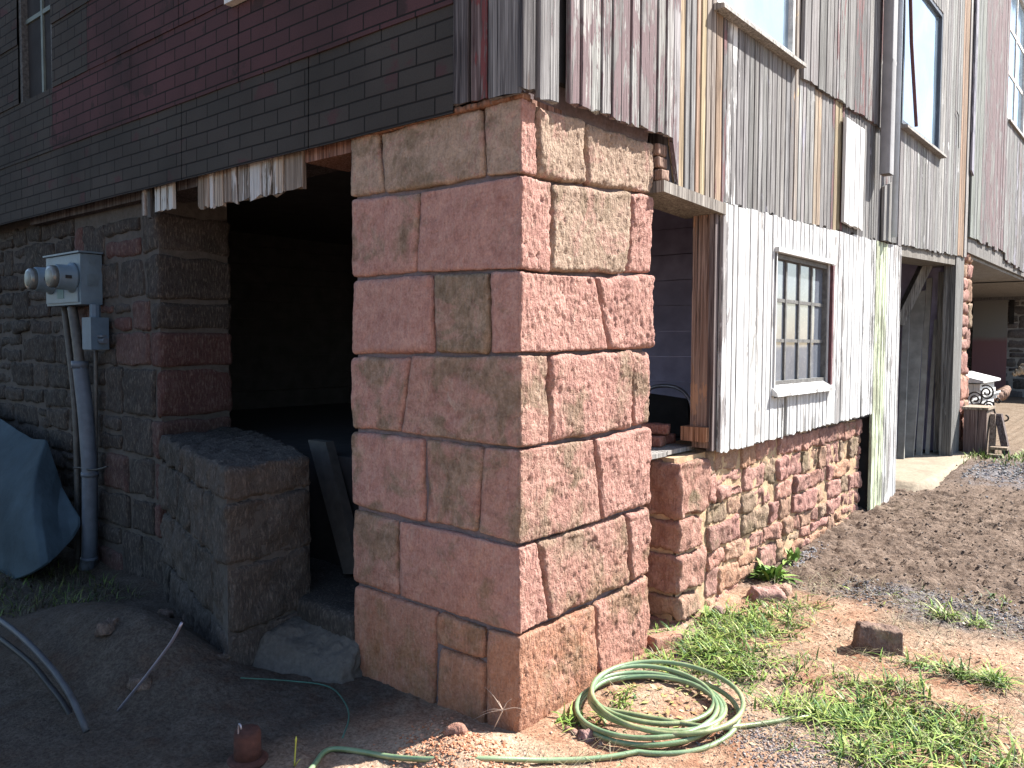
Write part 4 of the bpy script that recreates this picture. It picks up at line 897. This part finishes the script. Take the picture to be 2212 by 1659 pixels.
ptube('conduit', [(207, 757), (207, 1000), (208, 1240)], .06, .014, GALV)
ptube('strap', [(160, 1011), (176, 1010), (196, 1016), (214, 1014), (232, 1008)], -.03, .007, IRON)
for (a, b, c) in ((194, 1020, 1028), (193, 1203, 1210), (173, 780, 795)): obj('coupling', MB().tube([at(a, b, AY, 0), at(a, c, AY, 0)], .058, 12), PVC, mt, True)
a, b = at(180, 686, AY, -.03), at(200, 755, AY, -.03)
m = MB(); m.box(a[0], a[0]+.14, -.04, .08, b[2], a[2]); m.tube([(a[0]+.07, .02, a[2]), (a[0]+.07, .02, z0m)], .036, 10); jb = obj('switch_box', m, flat('blue_switch_box', (.075, .115, .16), .5, var=.15), mt)
obj('switch_handle', MB().tube([(a[0]+.14, .02, b[2]+.06), (a[0]+.23, .02, b[2]+.06)], .020, 8).box(a[0]+.14, a[0]+.22, .0, .03, b[2]+.085, b[2]+.10), PVC, jb)

def cable(name, pts, r, mat, label, cat, seg=8, n=60, group=None):
    P = smooth_path(pts, n); return tag(obj(name, MB().tube(P, r, seg), mat, smooth=True, loc=P[0]), label, cat, group)
cable('cable', [at(185, 1243, AY, -.05), at(130, 1268, AY, -.15), at(60, 1290, AY, -.3), at(0, 1308, AY, -.5), at(-80, 1335, AY, -.7)], .017, CABLE, 'grey cable running left from the foot of the meter pipe', 'cable')
yy = -1.1
cable('hose_pipe', [at(x, y, AY, yy) for x, y in ((-70, 1300), (0, 1339), (47, 1375), (90, 1418), (133, 1469), (166, 1526), (187, 1580))], .014, CABLE, 'long grey blue pipe arching down at the bottom left', 'pipe')
cable('hose_pipe', [at(x, y, AY, yy+.05) for x, y in ((-70, 1345), (0, 1379), (47, 1415), (83, 1447), (105, 1480), (137, 1515), (169, 1576))], .013, BLACK, 'thinner dark pipe arching below the grey blue one', 'pipe')
cable('wire', [at(x, y, AY, -.12) for x, y in ((572, 1150), (572, 1228), (566, 1300), (556, 1400), (549, 1500))], .003, BLACK, 'thin black wire hanging in front of the step', 'wire', 5)
g0 = onground(255, 1535, .02); cable('metal_rod', [g0, at(320, 1455, AY, g0[1]+.03), at(375, 1382, AY, g0[1]+.05), at(393, 1345, AY, g0[1]+.06)], .006, flat('rod_metal', (.25, .25, .32), .4, .6), 'thin metal rod leaning out of the dark dirt', 'rod', 6)
cable('green_cord', [onground(x, y, -.02)+(0, 0, .012) for x, y in ((520, 1470), (600, 1474), (690, 1482), (720, 1492), (735, 1508), (752, 1535), (755, 1560), (740, 1600))], .0035, flat('green_cord', (.05, .13, .10), .5), 'thin green cord lying on the dark dirt beside the pillar', 'cord', 5)
# leaning slab inside the left opening
pa, pb, pc_, pd = at(665, 950, AY, .45), at(703, 955, AY, .45), at(775, 1240, AY, .35), at(742, 1240, AY, .35)
n_ = np.array((0, .06, 0)); m = MB().hexa([pd, pc_, pc_+n_, pd+n_, pa, pb, pb+n_, pa+n_], col=(.075, .072, .068, 0), rnd=.4)
tag(obj('leaning_board', m, flat('old_dark_board', (.055, .053, .05), .9), loc=pd), 'dark grey board leaning between the stone ledge and the pillar', 'board')
# tarp
tp = [(-90, 850), (0, 905), (40, 930), (70, 948), (97, 950), (108, 985), (118, 1010), (130, 1050), (150, 1085), (170, 1118)]; bt = [(-90, 1300), (0, 1262), (40, 1248), (70, 1236), (92, 1224), (108, 1212), (122, 1198), (138, 1180), (154, 1160), (168, 1135)]
P = []
for i_ in range(len(tp)):
    a, b = at(*tp[i_], AY, -.06), at(*bt[i_], AY, (-.42, -.42, -.42, -.41, -.38, -.34, -.28, -.21, -.14, -.09)[i_]); P.append([lerp(a, b, t)+np.array([0, -.12*math.sin(math.pi*t)*(1-i_/9), .05*math.sin(math.pi*t)*(1-i_/9)]) for t in np.linspace(0, 1, 14)])
P = np.array(P); T_ = np.linspace(0, 1, 60); P = np.stack([[np.interp(T_, np.linspace(0, 1, len(tp)), P[:, j, k_]) for k_ in range(3)] for j in range(14)], 0).transpose(2, 0, 1)
P[..., 1] += fbm(P*np.array([3, 1, 2]), 3)*.012; P2 = P+np.array([0, .012, -.006])
m = MB().grid(P).grid(P2[:, ::-1]); tag(obj('tarp', m, TARP, smooth=True, loc=P[30, 13]), 'blue tarp draped over a heap at the left edge', 'tarp')
# round iron fitting
c = onground(535, 1640, -.02)+(0, 0, -.01); ft = thing('pipe_fitting', c, 'dark reddish round iron fitting with a flange and a hook, bottom centre left', 'fitting')
obj('flange', MB().lathe([(0, .074), (.012, .076), (.02, .068), (.022, .05)], c, (0, 0, 1), 28), RUST, ft, True)
obj('barrel', MB().lathe([(.015, .052), (.06, .05), (.11, .05), (.125, .045), (.127, .01)], c, (0, 0, 1), 24), RUST, ft, True)
hk = at(515, 1600, AY, c[1]-.04); obj('hook', MB().tube(smooth_path([hk, hk+(0, 0, .05), hk+(.006, 0, .068), hk+(.015, 0, .068), hk+(.02, 0, .05)], 16), .004, 6), flat('hook_metal', (.28, .28, .33), .3, .7), ft, True)

# ------------------------------------------------------------------ garden hose
def mat_hose():
    t = NT('green_hose', .38, .45); n = t.noise(sc=9, det=4); f = t.at('Rnd', 'Fac')
    c = t.mix(t.mr(n, .4, .62), (.13, .17, .075), (.29, .30, .15)); c = t.mix(t.mr(t.noise(sc=30, det=5, ro=.7), .52, .72, 0, .55), c, (.30, .26, .17))
    c = t.mix(t.mr(f, .46, .54, 0, .6), c, (.13, .24, .15)); return t.done(c, t.bump(t.noise(sc=160, det=2), .0008))
HOSE = mat_hose(); hr = .0103
pts = []
def gz(px, py, lift=.0, z=.02):
    p = onground(px, py, z); p = np.array(p); p[2] = G(p[0], p[1])+hr+lift; return p
pts += [gz(x, y) for x, y in ((640, 1700), (690, 1640), (700, 1613), (730, 1612), (780, 1622), (840, 1636), (920, 1646), (1050, 1650), (1180, 1650), (1290, 1645), (1360, 1632), (1400, 1624))]
cx0, cy0 = .36, .49
n_t = 6; tot = []
# loops: (centre x, centre y, radius along view-wide axis, other radius, lift)
loops = [(.365, .485, .345, .350, .000), (.335, .450, .312, .318, .014), (.320, .435, .298, .300, .026), (.350, .500, .300, .285, .030), (.300, .500, .262, .240, .034), (.372, .520, .330, .318, .052)]
a0 = math.atan2(pts[-1][1]-cy0, pts[-1][0]-cx0); N_ = 40
for li in range(len(loops)*N_):
    f = li/N_; i0 = int(f); i1 = min(i0+1, len(loops)-1); t = f-i0; t = t*t*(3-2*t); L_ = [loops[i0][q]*(1-t)+loops[i1][q]*t for q in range(5)]
    th = a0+f*2*math.pi; x, y = L_[0]+L_[2]*math.cos(th), L_[1]+L_[3]*math.sin(th)
    tot.append(np.array((x, y, G(x, y)*.5+.5*float(H(np.array([x]), np.array([y]), False)[0])+hr+L_[4]+.012*math.sin(th*1.0+f))))
pts2 = tot[:-6]
out = [gz(x, y, l) for x, y, l in ((1545, 1600, .03), (1588, 1583, .0), (1640, 1573, 0), (1700, 1563, 0), (1760, 1556, 0), (1803, 1546, 0), (1850, 1545, -.01))]
P = np.concatenate([smooth_path(pts, 120), np.array(pts2), smooth_path([pts2[-1]+(0, 0, -.01)]+out, 60)])
ker = np.ones(7)/7; pad_ = np.concatenate([np.repeat(P[:1], 3, 0), P, np.repeat(P[-1:], 3, 0)]); P = np.stack([np.convolve(pad_[:, k_], ker, 'valid') for k_ in range(3)], 1)
m = MB().tube(P, hr, 12); m.r = [np.r_[np.tile(np.linspace(0, 1, 12, endpoint=False), len(P)), 0, 0]]
tag(obj('garden_hose', m, HOSE, smooth=True, loc=(cx0, cy0, 0)), 'green garden hose coiled on the dirt at the foot of the pillar', 'hose')

# ------------------------------------------------------------------ rocks and bricks on the ground
def rock(px, py, sx, sy, sz, rz, col, label, name='rock', lift=0, r=.35, amp=1.5, tilt=0., rough=1., grp=None):
    p = onground(px, py, .05); b = MB()
    block(b, [[[(x*(.85 if z else 1), y*(.8 if z else 1), z) for z in (0, sz)] for y in (-sy/2, sy/2)] for x in (-sx/2, sx/2)], (.012, .012, .012), min(sx, sy, sz)*r, rubble_disp(px*.01, amp), (*col, .1), rough)
    V = b.v[0].copy(); c, s = math.cos(rz), math.sin(rz); ct, st_ = math.cos(tilt), math.sin(tilt)
    V = np.stack([V[:, 0]*ct+V[:, 2]*st_, V[:, 1], -V[:, 0]*st_+V[:, 2]*ct], 1); V = np.stack([V[:, 0]*c-V[:, 1]*s, V[:, 0]*s+V[:, 1]*c, V[:, 2]], 1)
    z = G(p[0], p[1])-.015+lift; b.v[0] = V+np.array([p[0], p[1], z]); return tag(obj(name, b, RUBBLE, smooth=True, loc=(p[0], p[1], z)), label, 'rock' if name == 'rock' else name, grp)
rock(1893, 1400, .235, .10, .13, R(28), (.15, .105, .085), 'large brown rock lying alone on the dry grass at right', r=.10, amp=1.1, tilt=.10, rough=.7)
rock(1655, 1292, .20, .14, .07, R(50), (.42, .26, .23), 'flat pink rock at the foot of the low stone wall')
rock(1690, 1282, .11, .1, .05, R(10), (.44, .30, .22), 'small tan rock next to the flat pink rock')
rock(1552, 1325, .07, .06, .05, R(20), (.36, .25, .22), 'small rock in the grass below the wall end')
rock(1268, 1590, .06, .055, .05, R(70), (.38, .24, .22), 'small chipped rock left of the hose coil', r=.15)
rock(1232, 1578, .06, .03, .025, R(0), (.42, .26, .2), 'tiny flat stone against the pillar foot', r=.2)
rock(1308, 1598, .06, .05, .02, R(30), (.5, .38, .30), 'pale flat chip between the small rock and the hose', r=.2)
rock(985, 1590, .09, .06, .05, R(30), (.36, .19, .14), 'red clod on top of the dirt mound', r=.4)
rock(1437, 1392, .20, .09, .06, R(66), (.42, .22, .15), 'worn red brick on the ground at the pillar back corner', 'brick', r=.12, amp=.3, rough=.4)
for k_, (px, py, sz) in enumerate(((420, 1345, .13), (300, 1395, .09), (235, 1355, .12), (360, 1330, .10), (480, 1420, .07))):
    rock(px, py, sz, sz*.7, sz*.5, k_*1.1, (.075, .068, .06), ['dark stone half buried beside the ledge foot', 'small dark stone on the shaded dirt heap', 'dark stone at the back of the shaded dirt heap', 'dark stone on top of the shaded heap', 'smallest dark stone near the end of the green cord'][k_], grp='stones in the shaded dirt')
rock(2176, 852, .45, .3, .2, R(20), (.5, .38, .36), 'pale stone on the bare soil at the far bay', r=.3)

# ------------------------------------------------------------------ vegetation, pebbles, litter
def mat_leaf(name, rough=.55):
    t = NT(name, rough, .3); c = t.at('Col'); n = t.noise(sc=40, det=2); c = t.mix(t.mr(n, .3, .7, 0, .35), c, t.mix(1., c, (.55, .6, .5), 'MULTIPLY'))
    t.put(t.b.inputs['Transmission Weight'], 0.0)
    t.put(t.b.inputs['Subsurface Weight'], 0.0); return t.done(c)
BLADE = mat_leaf('grass_blade')
def blades(px, py, hgt, wid, lean_, cols, mb, ang=None, droop=.5):
    """many bent blades at once"""
    n = len(px); th = rng.uniform(0, 2*np.pi, n) if ang is None else ang; dx, dy = np.cos(th), np.sin(th)
    z0 = H(px, py)-.003; K = 4; V = []
    for a in range(K):
        t = a/(K-1); o = lean_*hgt*(t**1.6); zz = z0+hgt*(t-droop*lean_*t*t*.7); wv = wid*(1-t)**.7*.5 if a < K-1 else 0*wid
        cx_, cy_ = px+dx*o, py+dy*o
        V.append(np.stack([cx_-dy*wv, cy_+dx*wv, zz], 1)); V.append(np.stack([cx_+dy*wv, cy_-dx*wv, zz], 1))
    V = np.stack(V, 1).reshape(-1, 3); base = (np.arange(n)*8)[:, None, None]
    q = np.array([[0, 1, 3, 2], [2, 3, 5, 4]])[None]+base; t = np.array([[4, 5, 7]])[None]+base
    mb.add(V, q.reshape(-1, 4), t.reshape(-1, 3), col=np.repeat(np.c_[cols, np.zeros(n)], 8, 0))
def patch(n, cx, cy, sx, sy, rot=0):
    a, b = rng.normal(size=n)*sx*.5, rng.normal(size=n)*sy*.5; c, s = math.cos(rot), math.sin(rot); return cx+a*c-b*s, cy+a*s+b*c
def ok(x, y): return ~((x < .04) & (y > -.03) & (y < 1.05)) & ~((x < .03) & (y > 1.3))
GREENS = np.array([(.11, .19, .03), (.16, .26, .045), (.23, .32, .07), (.045, .11, .03), (.28, .32, .08)]); DRY = np.array([(.26, .22, .13), (.20, .165, .10), (.32, .28, .19), (.15, .12, .08)])
gr = MB()
PT = []   # px, py, sx, sy, n, height, green share
for (px, py, sx, sy, n, h_, gsh) in ((1545, 1385, .24, .42, 2900, .055, .95), (1650, 1345, .22, .20, 1200, .05, .9), (1490, 1430, .22, .16, 700, .05, .85), (1700, 1310, .22, .14, 350, .04, .7), (1600, 1445, .25, .14, 500, .04, .7),
                                  (1840, 1560, .30, .15, 1800, .06, .95), (1950, 1585, .28, .15, 1300, .06, .92), (1900, 1635, .26, .13, 800, .055, .85), (2120, 1640, .22, .2, 500, .07, .55), (2140, 1475, .06, .05, 260, .07, .97), (2075, 1462, .05, .05, 160, .06, .9),
                                  (1900, 1478, .22, .07, 330, .05, .8), (2010, 1440, .16, .08, 220, .05, .75), (2040, 1335, .06, .05, 150, .06, .95), (2110, 1350, .08, .06, 200, .05, .9), (1400, 1420, .14, .12, 260, .05, .55), (1345, 1520, .08, .2, 170, .05, .8),
                                  (1250, 1560, .10, .08, 90, .05, .7), (2150, 1300, .16, .08, 90, .04, .7), (1700, 1500, .2, .1, 170, .04, .7), (1660, 1470, .2, .06, 260, .045, .9), (1950, 1300, .4, .15, 120, .035, .5), (2080, 1545, .3, .1, 260, .05, .5), (1760, 1440, .3, .15, 300, .04, .35)):
    p = onground(px, py, .06); x, y = patch(n, p[0], p[1], sx, sy, R(20)); k_ = ok(x, y); x, y = x[k_], y[k_]; n = len(x)
    kp = (pn(np.stack([x*5.5, y*5.5, x*0+8], -1))+.5*pn(np.stack([x*17, y*17, x*0+8], -1)) > rng.uniform(-.55, .35, n)); x, y = x[kp], y[kp]; n = len(x); isg = rng.uniform(size=n) < gsh; c = np.where(isg[:, None], GREENS[rng.integers(0, 5, n)], DRY[rng.integers(0, 4, n)])*rng.uniform(.75, 1.2, (n, 1))
    blades(x, y, h_*(.4+1.6*rng.uniform(size=n)**2), rng.uniform(.003, .0065, n)*(1+isg*rng.uniform(.3, 1.6, n)), rng.uniform(.3, 2.0, n), c, gr)
tag(obj('grass', gr, BLADE), 'short bright green grass tufts spreading over the red soil', 'grass', kind='stuff')
gr = MB(); n = 5200; x, y = rng.uniform(.1, 2.6, n), rng.uniform(-.3, 2.7, n); k_ = ok(x, y) & (np.hypot(x-.36, y-.49) > .28) & (pn(np.stack([x*2.3, y*2.3, x*0+5], -1))+.25*(y > .8) > -.02); x, y = x[k_], y[k_]; n = len(x)
blades(x, y, rng.uniform(.03, .10, n), rng.uniform(.0015, .0035, n), rng.uniform(1.6, 3.2, n), DRY[rng.integers(0, 4, n)]*rng.uniform(.7, 1.3, (n, 1)), gr, droop=.28)
tag(obj('dry_grass', gr, BLADE), 'dry straw lying flat over the soil around the rock', 'grass', kind='stuff')
gr = MB(); n = 5000; x, y = rng.uniform(.15, 3.0, n), rng.normal(size=n)*.35+8.1; k_ = (x > .62) | (y < 7.9); x, y = x[k_], y[k_]; n = len(x)
blades(x, y, rng.uniform(.04, .10, n), rng.uniform(.006, .012, n), rng.uniform(.2, 1.2, n), GREENS[rng.integers(0, 5, n)]*rng.uniform(.8, 1.3, (n, 1)), gr)
tag(obj('grass', gr, BLADE), 'strip of green grass in front of the far crate', 'grass', kind='stuff')
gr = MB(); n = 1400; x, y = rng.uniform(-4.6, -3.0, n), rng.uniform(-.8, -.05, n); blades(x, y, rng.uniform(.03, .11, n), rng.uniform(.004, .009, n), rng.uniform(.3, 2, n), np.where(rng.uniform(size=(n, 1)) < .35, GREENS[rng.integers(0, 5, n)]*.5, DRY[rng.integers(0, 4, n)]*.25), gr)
tag(obj('grass', gr, BLADE), 'dark weeds and litter at the foot of the meter pipes', 'grass', kind='stuff')
# broad-leaf weeds
def weed(px, py, n, L_, cols, label, spread=.02, up_=.7, name='weed'):
    p = onground(px, py, .08); m = MB(); b0 = np.array([p[0], p[1], G(p[0], p[1])])
    for i_ in range(n):
        th = random.uniform(0, 2*math.pi); el = random.uniform(.15, 1.2)*up_; l_ = L_*random.uniform(.5, 1.1); wd = l_*random.uniform(.16, .28); o = b0+np.array([random.uniform(-1, 1)*spread, random.uniform(-1, 1)*spread, 0])
        d = np.array([math.cos(th)*math.cos(el), math.sin(th)*math.cos(el), math.sin(el)]); s = np.array([-math.sin(th), math.cos(th), 0]); rows_ = []
        for t in np.linspace(0, 1, 6):
            c = o+d*l_*t+np.array([0, 0, -.35*l_*t*t]); ww = wd*math.sin(math.pi*min(1, t*.93+.05))**.8; rows_.append([c-s*ww/2, c+np.array([0, 0, -.1*ww]), c+s*ww/2])
        c_ = np.array(random.choice(cols))*random.uniform(.8, 1.2); m.grid(np.array(rows_), col=(*c_, 0))
    return tag(obj(name, m, BLADE, smooth=True, loc=b0), label, 'weed')
GL = [(.09, .18, .03), (.14, .25, .045), (.22, .32, .08)]
weed(1664, 1252, 60, .17, GL, 'bright broad-leaved weed growing against the low stone wall', .07, 1.1)
weed(1710, 1215, 28, .12, GL, 'smaller leafy weed right of the broad-leaved one by the wall', .05, 1.1)
weed(1752, 1165, 12, .06, [(.3, .4, .1)], 'yellow green sprig at the wall foot', .03)
weed(1525, 1330, 20, .10, GL, 'leafy weed below the near end of the low wall', .04)
weed(1235, 1545, 12, .07, GL, 'sparse weed at the sunny foot of the pillar', .03)
weed(2010, 1445, 20, .07, [(.10, .2, .07), (.16, .28, .08)], 'dark green rosette weed at right of the rock', .03, .4)
weed(1960, 1425, 12, .06, [(.16, .24, .12)], 'pale green rosette weed below the rock', .03, .4)
weed(1720, 1530, 14, .06, [(.08, .16, .07), (.12, .22, .08)], 'dark low weed between the hose coil and the grass', .05, .3)
weed(1345, 1640, 12, .035, [(.22, .32, .18)], 'tiny pale weed beside the hose at the bottom edge', .02, .3)
# dead crab-grass stalk against the corner, and the blade at the bottom
p = np.array(at(985+35, 1600, AY, -.12)); m = MB(); base = np.array([p[0], -.12, G(p[0], -.12)]); hub = np.array(at(1086, 1534, AY, -.10))
s0 = onground(1064, 1580, .02); m.tube(smooth_path([s0, lerp(s0, hub, .5), hub], 12), .0022, 5)
for (x, y) in ((1047, 1484), (1040, 1540), (1137, 1534), (1070, 1510), (1105, 1510), (1022, 1555)):
    e = np.array(at(x, y, AY, -.08)); m.tube(smooth_path([hub, lerp(hub, e, .5)+(0, 0, .012), e], 12), np.linspace(.0016, .0006, 12), 4)
tag(obj('dead_stalk', m, flat('straw', (.48, .36, .28), .7), smooth=True, loc=s0), 'dry branching grass stalk against the shaded pillar corner', 'stalk')
m = MB(); s0 = onground(636, 1655, -.02); e = np.array(at(640, 1590, AY, s0[1])); m.tube(smooth_path([s0, lerp(s0, e, .5), e], 10), np.array([.003]*8+[.0045, .001]), 5); 
e2 = np.array(at(648, 1640, AY, s0[1])); m.tube([s0, e2], [.003, .001], 4)
tag(obj('grass_stem', m, flat('yellow_stem', (.30, .32, .06), .6), smooth=True, loc=s0), 'single yellow green stem standing at the bottom edge in the shade', 'stem')
# dry leaves inside the coil
m = MB()
for i_ in range(150):
    a_, r_ = random.uniform(0, 6.28), .27*random.random()**.5; x, y = .33+r_*math.cos(a_), .56+r_*math.sin(a_)*.9; l_ = random.uniform(.012, .045); th = random.uniform(0, 6.28); z = G(x, y)+.004
    d = np.array([math.cos(th), math.sin(th), random.uniform(-.1, .5)])*l_; s = np.array([-math.sin(th), math.cos(th), random.uniform(-.4, .4)])*l_*random.uniform(.12, .3); o = np.array([x, y, z])
    c_ = random.choice([(.36, .28, .12), (.45, .38, .2), (.28, .18, .08), (.33, .36, .12)]); m.grid(np.array([[o, o], [o+d*.5-s, o+d*.5+s], [o+d, o+d+s*.1]]), col=(*c_, 0))
tag(obj('leaf_litter', m, BLADE), 'dry leaves scattered inside the hose coil', 'leaves', kind='stuff')
m = MB()
for i_ in range(900):
    x, y = random.uniform(.15, 2.3), random.uniform(-.2, 2.5); l_ = random.uniform(.008, .03); th = random.uniform(0, 6.28); z = G(x, y)+.002
    if math.hypot(x-.36, y-.49) < .3 or (x < .2 and y < 1.1): continue
    d = np.array([math.cos(th), math.sin(th), random.uniform(-.1, .4)])*l_; s = np.array([-math.sin(th), math.cos(th), random.uniform(-.3, .3)])*l_*random.uniform(.12, .4); o = np.array([x, y, z])
    c_ = random.choice([(.20, .15, .09), (.30, .25, .16), (.12, .08, .05), (.24, .22, .13), (.36, .31, .22)]); m.grid(np.array([[o, o], [o+d*.5-s, o+d*.5+s], [o+d, o+d+s*.1]]), col=(*c_, 0))
tag(obj('plant_litter', m, BLADE), 'small dry leaves and chips strewn over the sunny soil', 'litter', kind='stuff')
# pebbles and clods
ico = None
def pebbles(n, x, y, size, cols, mb, flat_=.65, sink=.3):
    t = (1+5**.5)/2; V0 = np.array([(-1, t, 0), (1, t, 0), (-1, -t, 0), (1, -t, 0), (0, -1, t), (0, 1, t), (0, -1, -t), (0, 1, -t), (t, 0, -1), (t, 0, 1), (-t, 0, -1), (-t, 0, 1)])/2.0
    Fc = np.array([(0, 11, 5), (0, 5, 1), (0, 1, 7), (0, 7, 10), (0, 10, 11), (1, 5, 9), (5, 11, 4), (11, 10, 2), (10, 7, 6), (7, 1, 8), (3, 9, 4), (3, 4, 2), (3, 2, 6), (3, 6, 8), (3, 8, 9), (4, 9, 5), (2, 4, 11), (6, 2, 10), (8, 6, 7), (9, 8, 1)])
    n = len(x); sc = size[:, None, None]*rng.uniform(.6, 1.25, (n, 1, 3)); sc[:, :, 2] *= flat_; jt = rng.normal(size=(n, 12, 3))*.14
    th = rng.uniform(0, 6.28, n); c, s = np.cos(th)[:, None], np.sin(th)[:, None]; V = (V0[None]+jt)*sc*.5; V = np.stack([V[..., 0]*c-V[..., 1]*s, V[..., 0]*s+V[..., 1]*c, V[..., 2]], -1)
    V[..., 0] += x[:, None]; V[..., 1] += y[:, None]; V[..., 2] += (H(x, y)+size*flat_*(.5-sink)*.8)[:, None]
    mb.add(V.reshape(-1, 3), None, (Fc[None]+(np.arange(n)*12)[:, None, None]).reshape(-1, 3), col=np.repeat(np.c_[cols, np.zeros(n)], 12, 0))
t = NT('pebble', .95, .1); c = t.at('Col'); PEB = t.done(t.mix(t.mr(t.noise(sc=120, det=3), .3, .7, 0, .4), c, t.mix(1., c, (.6, .58, .56), 'MULTIPLY')), t.bump(t.noise(sc=200, det=3), .002))
SOILC = np.array([(.38, .23, .155), (.32, .165, .10), (.48, .33, .24), (.34, .26, .19)]); BRN = np.array([(.15, .118, .098), (.10, .08, .067), (.21, .17, .14), (.18, .145, .125)]); GRV = np.array([(.24, .245, .262), (.36, .36, .372), (.16, .163, .18), (.30, .29, .285), (.20, .19, .22)])
m = MB(); n = 15000; x, y = rng.uniform(-.4, 2.2, n), rng.uniform(-.7, 2.6, n); k_ = ok(x, y); x, y = x[k_], y[k_]; pebbles(0, x, y, .003+.012*rng.uniform(size=len(x))**4, SOILC[rng.integers(0, 4, len(x))]*rng.uniform(.7, 1.2, (len(x), 1)), m)
n = 2600; x, y = rng.normal(size=n)*.14-.03, rng.normal(size=n)*.10-.34; pebbles(0, x, y, .003+.015*rng.uniform(size=n)**3, np.array([(.42, .20, .12), (.34, .15, .085), (.48, .28, .19)])[rng.integers(0, 3, n)], m)
n = 22000; x, y = rng.uniform(.0, 4.5, n), 2.3+5.2*rng.uniform(size=n)**1.3; k_ = ok(x, y); x, y = x[k_], y[k_]; pebbles(0, x, y, .005+.022*rng.uniform(size=len(x))**4, BRN[rng.integers(0, 4, len(x))]*rng.uniform(.7, 1.3, (len(x), 1)), m)
tag(obj('soil_clods', m, PEB), 'loose clods and crumbs of red and brown soil', 'soil', kind='stuff')
m = MB(); n = 3400; x = rng.uniform(.45, 2.6, n); y = 2.52+rng.normal(size=n)*.11-.06*(x-1)+.05*np.sin(x*7); kk = pn(np.stack([x*3, y*4, x*0+2], -1)) > -.28; x, y = x[kk], y[kk]; pebbles(0, x, y, .006+.012*rng.uniform(size=len(x)), GRV[rng.integers(0, 5, len(x))]*.8, m)
n = 1500; x, y = rng.normal(size=n)*.15+.85, rng.normal(size=n)*.10+.52; pebbles(0, x, y, .004+.010*rng.uniform(size=n), (GRV*np.array([1.0, .86, .78])*.85)[rng.integers(0, 5, n)], m)
n = 1200; x, y = rng.normal(size=n)*.2+1.25, rng.normal(size=n)*.10+.42; pebbles(0, x, y, .004+.010*rng.uniform(size=n), (GRV*np.array([1.0, .86, .78])*.95)[rng.integers(0, 5, n)], m)
n = 500; x, y = rng.normal(size=n)*.05+.25, rng.normal(size=n)*.06+1.05; pebbles(0, x, y, .006+.012*rng.uniform(size=n), (GRV*.8)[rng.integers(0, 5, n)], m)
n = 3000; x, y = rng.uniform(.35, 2.2, n), rng.normal(size=n)*.3+6.9; pebbles(0, x, y, .012+.02*rng.uniform(size=n), (GRV*.9)[rng.integers(0, 5, n)], m)
n = 250; x, y = rng.uniform(.02, .12, n), rng.normal(size=n)*.15+3.0; pebbles(0, x, y, .006+.014*rng.uniform(size=n), (GRV*1.1)[rng.integers(0, 5, n)], m)
tag(obj('gravel', m, PEB), 'blue grey gravel scattered in bands across the soil', 'gravel', kind='stuff')
